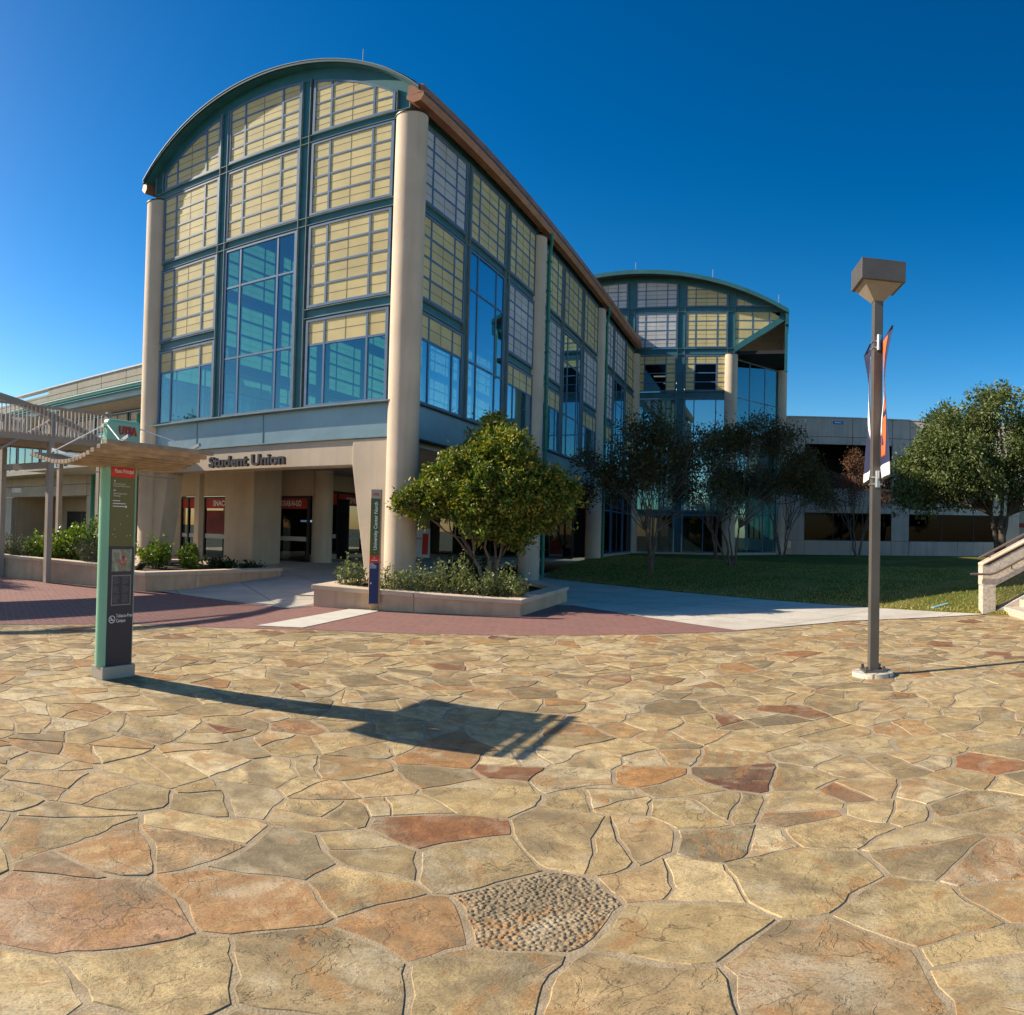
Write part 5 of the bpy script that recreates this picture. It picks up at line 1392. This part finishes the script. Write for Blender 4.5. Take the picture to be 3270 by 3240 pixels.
ya, yb = 4.143, 4.445
PYM = lambda y, z, d=0.008: frame_matrix((X1 + d, y, z), (0, 1, 0), (0, 0, 1))
p1 = face_plate('header_plate', ya, yb, 2.045, 2.20, 'signred', PY, 0.004)
text_mesh('lettering', 'Paseo Principal', 0.05, M['lettering'], p1, PYM(ya + 0.045, 2.09), width=0.235, height=0.040, offset=0.0006)
p2 = face_plate('direction_plate', ya, yb, 1.352, 2.043, 'olive', PY, 0.004)
text_mesh('lettering', 'Convocation Center\nRecreation Wellness Center', 0.022, M['lettering'], p2, PYM(ya + 0.03, 1.972), width=0.21)
text_mesh('lettering', 'Applied Engineering &\nTechnology', 0.024, M['lettering'], p2, PYM(ya + 0.03, 1.875), width=0.17)
for i, wd in enumerate((0.09, 0.16, 0.15)):
    face_plate('printed_line', ya + 0.03, ya + 0.03 + wd, 1.805 - i * 0.028, 1.813 - i * 0.028, 'lettering', p2, 0.007)
def arrow(y, z, up, parent):
    mb = MB(); s_ = 0.012
    pts = [(0, 1.2), (1.1, 0.1), (0.35, 0.1), (0.35, -1.1), (-0.35, -1.1), (-0.35, 0.1), (-1.1, 0.1)]
    if not up: pts = [(-b_, a) for a, b_ in pts]
    mb.v = [(X1 + 0.008, y + a * s_, z + b_ * s_) for a, b_ in pts]; mb.f = [tuple(reversed(range(len(pts))))]
    mb.build('arrow', M['lettering'], parent)
arrow(ya + 0.045, 2.005, True, p2); arrow(ya + 0.045, 1.913, False, p2)
MB().tube([(X1 + 0.004, ya + 0.195, 1.752), (X1 + 0.008, ya + 0.195, 1.752)], 0.012, 14).build('round_mark', M['lettering'], p2)
for y, z in ((4.36, 1.66), (4.355, 1.655), (4.27, 1.57), (4.18, 1.47), (4.36, 1.455), (4.21, 1.445), (4.40, 1.462), (4.20, 1.52)):
    face_plate('paint_chip', y, y + 0.009, z, z + 0.006, 'lettering', p2, 0.006)
p3 = face_plate('lower_plate', ya - 0.006, yb + 0.018, 0.135, 1.350, 'charcoal', PY, 0.004)
# map print
m, n, l, b = new_mat('campus_map_print')
p = pos(n, l)
c = ramp(n, l, noise(n, l, p, 18, 5), [(0.35, (0.13, 0.17, 0.10)), (0.55, (0.24, 0.28, 0.19)), (0.75, (0.45, 0.46, 0.42))])
c = mix(n, l, ramp(n, l, noise(n, l, p, 30, 3, 0.5), [(0.60, 0.0), (0.63, 1.0)]), c, (0.55, 0.08, 0.06))
l.new(c, b.inputs['Base Color']); b.inputs['Roughness'].default_value = 0.35
mp_ = face_plate('map_panel', 4.178, 4.428, 1.100, 1.322, m, p3, 0.008)
for (y, z, a, b_) in ((4.28, 1.16, 0.05, 0.02), (4.26, 1.185, 0.03, 0.03), (4.31, 1.20, 0.03, 0.05), (4.25, 1.145, 0.02, 0.015), (4.30, 1.235, 0.03, 0.02), (4.335, 1.16, 0.02, 0.03)):
    MB().box(X1 + 0.008, X1 + 0.0088, y, y + a, z, z + b_).build('map_building', plain('map_red', (0.50, 0.07, 0.05), 0.4), mp_)
dp = face_plate('directory_panel', 4.185, 4.428, 0.755, 1.062, 'dirframe', p3, 0.007)
MB().box(X1 + 0.007, X1 + 0.008, 4.195, 4.418, 0.765, 1.052).build('directory_face', M['charcoal'], dp)
mb = MB(); rgd = np.random.default_rng(2)
for cx in (4.205, 4.315):
    for i in range(24):
        if i in (7, 15): continue
        z = 1.040 - i * 0.0113; mb.box(X1 + 0.008, X1 + 0.0086, cx, cx + rgd.uniform(0.045, 0.09), z, z + 0.0055)
mb.build('directory_lines', M['dirline'], dp)['kind'] = 'stuff'
# no-smoking mark
rg_ = MB(); ring = [(X1 + 0.008, 4.20 + 0.036 * math.cos(a), 0.615 + 0.036 * math.sin(a)) for a in np.linspace(0, 2 * PI, 25)]
rg_.tube(ring, 0.0045, 6, cap=False); rg_.bar((X1 + 0.008, 4.176, 0.640), (X1 + 0.008, 4.225, 0.590), 0.007, 0.007); rg_.bar((X1 + 0.007, 4.18, 0.608), (X1 + 0.007, 4.22, 0.608), 0.003, 0.009); rg_.build('no_smoking_mark', M['lettering'], p3)
text_mesh('lettering', 'Tobacco-Free\nCampus', 0.05, M['lettering'], p3, PYM(4.252, 0.632), width=0.205, offset=0.0006)
MB().box(px0 - 0.03, X1 + 0.028, py0 - 0.02, py1 + 0.03, 0.0, 0.132).build('base_plinth', M['beige'], PY, bevel=0.006)
# head box above the canopy
hb = MB().box(px0 + 0.02, X1, 4.105, 4.515, 2.36, 2.635).build('head_box', M['mint'], PY, bevel=0.035)
text_mesh('lettering', 'UTSA', 0.12, M['redletter'], hb, PYM(4.225, 2.482, 0.004), extrude=0.012, offset=0.004, width=0.225, height=0.085)
# canopy: slats run along y, section sags between the near and far edge
CX = [(-5.00, 2.310), (-5.10, 2.275), (-5.20, 2.245), (-5.30, 2.215), (-5.40, 2.19), (-5.50, 2.172), (-5.60, 2.162), (-5.70, 2.16), (-5.80, 2.165), (-5.90, 2.178), (-6.00, 2.198), (-6.10, 2.222), (-6.20, 2.248), (-6.30, 2.275)]
SLX = [-5.02, -5.12, -5.215] + list(np.arange(-5.285, -6.33, -0.061))
for x in SLX:
    z = np.interp(-x, [-c_[0] for c_ in CX], [c_[1] for c_ in CX])
    segs = ((3.60, py0 - 0.04), (py1 + 0.04, 4.91)) if px0 - 0.02 < x < X1 + 0.02 else ((3.60, 4.91),)
    for a, b_ in segs: MB().box(x - 0.027, x + 0.027, a, b_, z - 0.02, z + 0.02).build('canopy_slat', M['timber'], PY, bevel=0.003)
for y in (3.85, 4.72):
    mb = MB()
    for (xa, za), (xb, zb) in zip(CX, CX[1:]): mb.bar((xa, y, za + 0.065), (xb, y, zb + 0.065), 0.03, 0.03)
    mb.build('canopy_rib', M['steel'], PY)
for sx, sy in ((-5.08, 3.80), (-5.08, 4.75), (-6.25, 3.80), (-6.25, 4.75)):
    yy = 4.10 if sy < 4.3 else 4.52
    MB().tube([(X1 - 0.02 if sx > -5.7 else px0 + 0.02, yy, 2.56), (sx, sy, 2.34 if sx > -5.7 else 2.30)], 0.006, 6).build('stay_rod', M['white'], PY)
for yy in (4.085, 4.53): MB().tube([(-5.73, yy - 0.012, 2.56), (-5.73, yy + 0.012, 2.56)], 0.022, 10).build('stay_bolt', M['steel'], PY)

# ------------------------------------------------------------------ slim pillar sign in front of the planter
PS = thing('pillar_sign', 'slim green and navy pillar sign reading University Center North', 'sign')
so = Vector((-7.335, 11.475, 0)); sd_ = Vector((0.775, 0.632, 0)).normalized(); sn = Vector((sd_.y, -sd_.x, 0))
SF = Face(so, sd_, sn)
mb = MB(); SF.box(mb, 0.0, 0.215, 0.14, 2.36, -0.09, 0.0); mb.build('body', M['goldedge'], PS)
for nm, z0, z1, mt in (('top_plate', 2.185, 2.36, 'beige'), ('name_plate', 1.085, 2.183, 'postgreen'), ('number_plate', 0.945, 1.083, 'signred'), ('lower_plate', 0.145, 0.943, 'postnavy')):
    mb = MB(); SF.box(mb, -0.004, 0.182, z0, z1, 0.0, 0.006); pl_ = mb.build(nm, M[mt], PS)
    if nm == 'name_plate':
        mm = frame_matrix(SF.P(0.13, 1.19, 0.009), (0, 0, 1), -sd_)
        text_mesh('lettering', 'University Center North', 0.09, M['lettering'], pl_, mm, width=0.93, height=0.068, offset=0.0015)
        mb = MB(); SF.box(mb, 0.085, 0.10, 1.13, 1.145, 0.006, 0.009); mb.build('print_dot', M['beige'], pl_)
    if nm == 'top_plate':
        text_mesh('lettering', 'UTSA', 0.06, M['redletter'], pl_, frame_matrix(SF.P(0.035, 2.245, 0.009), sd_, (0, 0, 1)), width=0.12, height=0.045, offset=0.003)
    if nm == 'number_plate':
        text_mesh('lettering', '16', 0.05, M['lettering'], pl_, frame_matrix(SF.P(0.07, 1.022, 0.009), sd_, (0, 0, 1)), width=0.035, height=0.03)
        mb = MB(); SF.box(mb, 0.03, 0.155, 0.985, 0.997, 0.006, 0.009); mb.build('printed_line', M['lettering'], pl_)
    if nm == 'lower_plate':
        for i, wd in enumerate((0.06, 0.09, 0.12, 0.125, 0.12)):
            mb = MB(); SF.box(mb, 0.01, 0.01 + wd, 0.925 - i * 0.022, 0.933 - i * 0.022, 0.006, 0.008); mb.build('printed_line', M['lettering'], pl_)
        mb = MB(); SF.box(mb, 0.02, 0.045, 0.53, 0.555, 0.006, 0.008); mb.build('sticker', M['lettering'], pl_)
for u in (0.045, 0.165):
    mb = MB(); SF.box(mb, u - 0.012, u + 0.012, 0.0, 0.14, -0.06, -0.03); mb.build('foot', M['goldedge'], PS)

# ------------------------------------------------------------------ lamp post and banners
LP = thing('street_lamp', 'bronze square lamp post with box head standing on the flagstones', 'lamp post')
lx, ly = 1.19, 8.06; rot = 0.12
def rbox(mb, hx0, hx1, hy0, hy1, z0, z1, s1=1.0):
    c_, s_ = math.cos(rot), math.sin(rot)
    f = lambda x, y, z: (lx + x * c_ - y * s_, ly + x * s_ + y * c_, z)
    mb.hexa([f(hx0, hy0, z0), f(hx1, hy0, z0), f(hx1, hy1, z0), f(hx0, hy1, z0)], [f(hx0 * s1, hy0 * s1, z1), f(hx1 * s1, hy0 * s1, z1), f(hx1 * s1, hy1 * s1, z1), f(hx0 * s1, hy1 * s1, z1)]); return mb
rbox(MB(), -0.055, 0.055, -0.055, 0.055, 0.05, 4.46).build('pole', M['bronze'], LP, bevel=0.008)
rbox(MB(), -0.26, 0.26, -0.26, 0.26, 4.64, 4.91).build('lamp_head', M['bronze'], LP, bevel=0.006)
rbox(MB(), -0.062, 0.062, -0.062, 0.062, 4.44, 4.638, 3.6).build('lamp_neck', plain('pale_lamp_underside', (0.30, 0.25, 0.19), 0.5), LP)
rbox(MB(), -0.13, 0.13, -0.13, 0.13, 0.055, 0.078).build('base_plate', M['bronze'], LP)
for x, y in ((-0.1, -0.1), (0.1, -0.1), (-0.1, 0.1), (0.1, 0.1)):
    rbox(MB(), x - 0.016, x + 0.016, y - 0.016, y + 0.016, 0.078, 0.125).build('anchor_bolt', M['bronze'], LP)
MB().cyl(lx, ly, -0.02, 0.055, 0.245, 36, 0.235).build('concrete_pad', M['concrete'], LP, smooth=0.6)
for z in (2.24, 3.86):
    rbox(MB(), -0.066, 0.066, -0.066, 0.066, z - 0.02, z).build('clamp_band', M['steel'], LP)
    rbox(MB(), -0.066, 0.066, -0.066, 0.066, z + 0.06, z + 0.075).build('clamp_band', M['steel'], LP)
    MB().tube([(lx + 0.01, ly - 0.085, z - 0.05), (lx + 0.01, ly - 0.085, z + 0.14)], 0.028, 10).build('arm_socket', M['steel'], LP, smooth=0.7)
def banner(label, a_dir, off, z0, z1, wd, stripes):
    T = thing('pole_banner', label, 'banner', group='banners on the lamp post')
    d = Vector(a_dir).normalized(); o = Vector((lx, ly, 0)) + Vector(off)
    NX, NZ = 6, 20
    nrm = Vector((d.y, -d.x, 0))
    def pt(u, t):
        sag = 0.045 * math.sin(t * PI) * (0.3 + u) + 0.02 * math.sin(t * 7 + u * 3)
        q = o + d * (u * wd) + nrm * sag
        return (q.x, q.y, z0 + (z1 - z0) * t + (0.10 * u if t > 0.5 else 0.05 * u) * 0)
    def patch(nm, u0, u1, t0, t1, mat, lift, par, curve=None):
        mb = MB(); nu, nz = 5, 14
        for i in range(nu + 1):
            for j in range(nz + 1):
                t = t0 + (t1 - t0) * j / nz; ua, ub = (u0, u1) if curve is None else curve(t)
                q = Vector(pt(ua + (ub - ua) * i / nu, t)) + nrm * lift; mb.v.append(tuple(q))
        for i in range(nu):
            for j in range(nz):
                a = i * (nz + 1) + j; mb.f.append((a, a + nz + 1, a + nz + 2, a + 1))
        o_ = mb.build(nm, M[mat], par, smooth=3.2)
        md = o_.modifiers.new('thick', 'SOLIDIFY'); md.thickness = 0.002; md.offset = 0
        return o_
    cl = patch('cloth', 0, 1, 0.0, 1.0, 'navy', 0, T)
    for nm, u0, u1, t0, t1, mat, cv in stripes:
        for s_ in (0.003, -0.003): patch(nm, u0, u1, t0, t1, mat, s_, cl, cv)
    for z in (z0 - 0.01, z1 + 0.01):
        q = o + d * (wd + 0.03); MB().tube([tuple(o + Vector((0, 0, z))), (q.x, q.y, z)], 0.012, 8).build('banner_arm', M['darkframe'], T)
banner('navy banner with orange letter strokes on the near side of the lamp post', (-0.005, -0.602, 0), (0.066, -0.06, 0), 2.29, 3.92, 0.60,
       [('white_hem', 0, 1, 0.0, 0.085, 'whitecloth', None), ('orange_stroke', 0.25, 0.65, 0.14, 0.42, 'orange', None), ('navy_gap', 0.30, 0.5, 0.22, 0.30, 'navy', None), ('orange_stroke', 0.25, 0.75, 0.46, 0.56, 'orange', None), ('orange_stroke', 0.2, 0.7, 0.60, 0.98, 'orange', None),
        ('white_sweep', 0.1, 0.2, 0.30, 0.80, 'whitecloth', lambda t: (0.05 + 0.5 * abs(t - 0.45), 0.14 + 0.5 * abs(t - 0.45)))])
banner('navy banner with white sweep on the far side of the lamp post', (0.01, 0.60, 0), (-0.066, 0.06, 0), 2.29, 3.92, 0.60,
       [('white_hem', 0, 1, 0.0, 0.07, 'whitecloth', None), ('white_sweep', 0.2, 0.6, 0.30, 0.92, 'whitecloth', lambda t: (0.15, 0.2 + 0.5 * math.sin((t - 0.3) / 0.62 * PI)))])

# ------------------------------------------------------------------ stairs at the right
ST = thing('outdoor_staircase', 'concrete stairs with sloping parapet and brown handrails at the lawn edge', 'stairs')
SYF, SYB = 14.43, 14.74
MB().box(4.47, 4.77, SYF, SYB, 0.0, 0.62).build('pier_base', M['stonestep'], ST, bevel=0.01)
sl = 0.50
MB().prism_y([(4.46, 0.63), (4.66, 0.56), (8.6, 0.56 + 3.94 * sl + 0.0), (8.6, 1.06 + 4.1 * sl), (4.62, 1.07), (4.46, 1.05)], SYF - 0.005, SYB + 0.005).build('sloping_parapet', M['stonestep'], ST, bevel=0.012)
MB().prism_y([(4.46, 1.055), (8.6, 1.085 + 4.1 * sl), (8.6, 1.15 + 4.1 * sl), (4.46, 1.10)], SYF - 0.03, SYB + 0.03).build('parapet_coping', M['cap'], ST, bevel=0.01)
hr = MB(); hr.tube([(4.42, 14.6, 1.20), (8.6, 14.6, 1.24 + 4.15 * sl)], 0.028, 10)
hr.tube([(4.68, 14.6, 1.05), (4.68, 14.6, 1.31)], 0.016, 8); hr.tube([(6.4, 14.6, 1.9), (6.4, 14.6, 2.17)], 0.016, 8)
hr.build('upper_handrail', M['rail'], ST, smooth=0.7)
hr = MB(); hr.tube([(4.18, SYF - 0.07, 0.875), (4.62, SYF - 0.07, 0.865), (4.75, SYF - 0.07, 0.90), (8.6, SYF - 0.07, 0.90 + 3.85 * sl)], 0.024, 10); hr.tube([(5.1, SYF - 0.07, 1.06), (5.12, SYF, 0.98)], 0.014, 6); hr.build('lower_handrail', M['rail'], ST, smooth=0.7)
ms = MB()
for i in range(30):
    x = 4.80 + i * 0.085
    ms.bar((x, 14.58, 0.05 + max(0, (x - 4.77)) * sl * 0.9), (x + 0.25, 14.58, 0.60 + (x - 4.6) * sl), 0.006, 0.006)
for j in range(9):
    z = 0.10 + j * 0.062; ms.bar((4.77, 14.58, z + 0.0), (7.4, 14.58, z + 2.63 * sl), 0.006, 0.006)
ms.build('wire_mesh', M['rail'], ST)['kind'] = 'stuff'
MB().prism_y([(4.78, 0.0), (8.6, 0.0), (8.6, 0.05 + 3.83 * sl), (4.78, 0.06)], SYF + 0.02, SYB - 0.02).build('stringer', M['stonestep'], ST)
for i in range(8):
    x = 4.95 + 0.36 * i
    MB().box(x, x + 0.42 if i < 7 else x + 3, 10.2, SYF + 0.015, 0.155 * i - (0.05 if i == 0 else 0.02), 0.155 * (i + 1)).build('step', M['stonestep'], ST, bevel=0.012)

# ------------------------------------------------------------------ small things
def a_board(x, y, rz, label, redside):
    T = thing('sandwich_board', label, 'sandwich board', group='sandwich boards under the building')
    z = floor_z(y) + 0.01; c_, s_ = math.cos(rz), math.sin(rz)
    f = Face((x, y, 0), (c_, s_, 0), (s_, -c_, 0))
    for sgn in (1, -1):
        mb = MB(); k = 0.22
        b4 = [f.P(-0.32, z, sgn * k), f.P(0.32, z, sgn * k), f.P(0.32, z, sgn * (k - 0.03)), f.P(-0.32, z, sgn * (k - 0.03))]; t4 = [f.P(-0.32, z + 1.15, sgn * 0.035), f.P(0.32, z + 1.15, sgn * 0.035), f.P(0.32, z + 1.15, sgn * 0.005), f.P(-0.32, z + 1.15, sgn * 0.005)]
        o = mb.hexa(b4, t4).build('board_panel', M['white'], T)
        if sgn == 1:
            mb = MB(); w0 = lambda t: 0.22 + (0.035 - 0.22) * t + 0.004
            u0, u1 = (0.04, 0.28) if redside else (-0.28, 0.28)
            mb.quad(f.P(u0, z + 0.12, w0(0.1)), f.P(u1, z + 0.12, w0(0.1)), f.P(u1, z + 0.95, w0(0.83)), f.P(u0, z + 0.95, w0(0.83))); mb.build('red_print', M['signred'], o)
            for i, zz in enumerate((0.72, 0.72, 0.72)):
                mb = MB(); u = -0.24 + i * 0.09; t = zz / 1.15
                mb.quad(f.P(u, z + zz, w0(t) + 0.002), f.P(u + 0.05, z + zz, w0(t) + 0.002), f.P(u + 0.05, z + zz + 0.06, w0(t + 0.052) + 0.002), f.P(u, z + zz + 0.06, w0(t + 0.052) + 0.002)); mb.build('red_dot', M['redletter'], o)
a_board(-13.35, 24.7, 0.35, 'white sandwich board with red panel beside the corner column', True)
a_board(-9.9, 31.3, 0.5, 'dark red sandwich board between the second and third side columns', False)
vb = MB(); vb.bar((3.58, 15.32, lawn_z(3.58, 15.32) + 0.035), (3.98, 15.50, lawn_z(3.98, 15.5) + 0.035), 0.12, 0.04)
tag(vb.build('valve_cover', M['bluebox'], None, bevel=0.015), 'pale blue plastic valve cover lying in the sunny grass', 'valve cover')
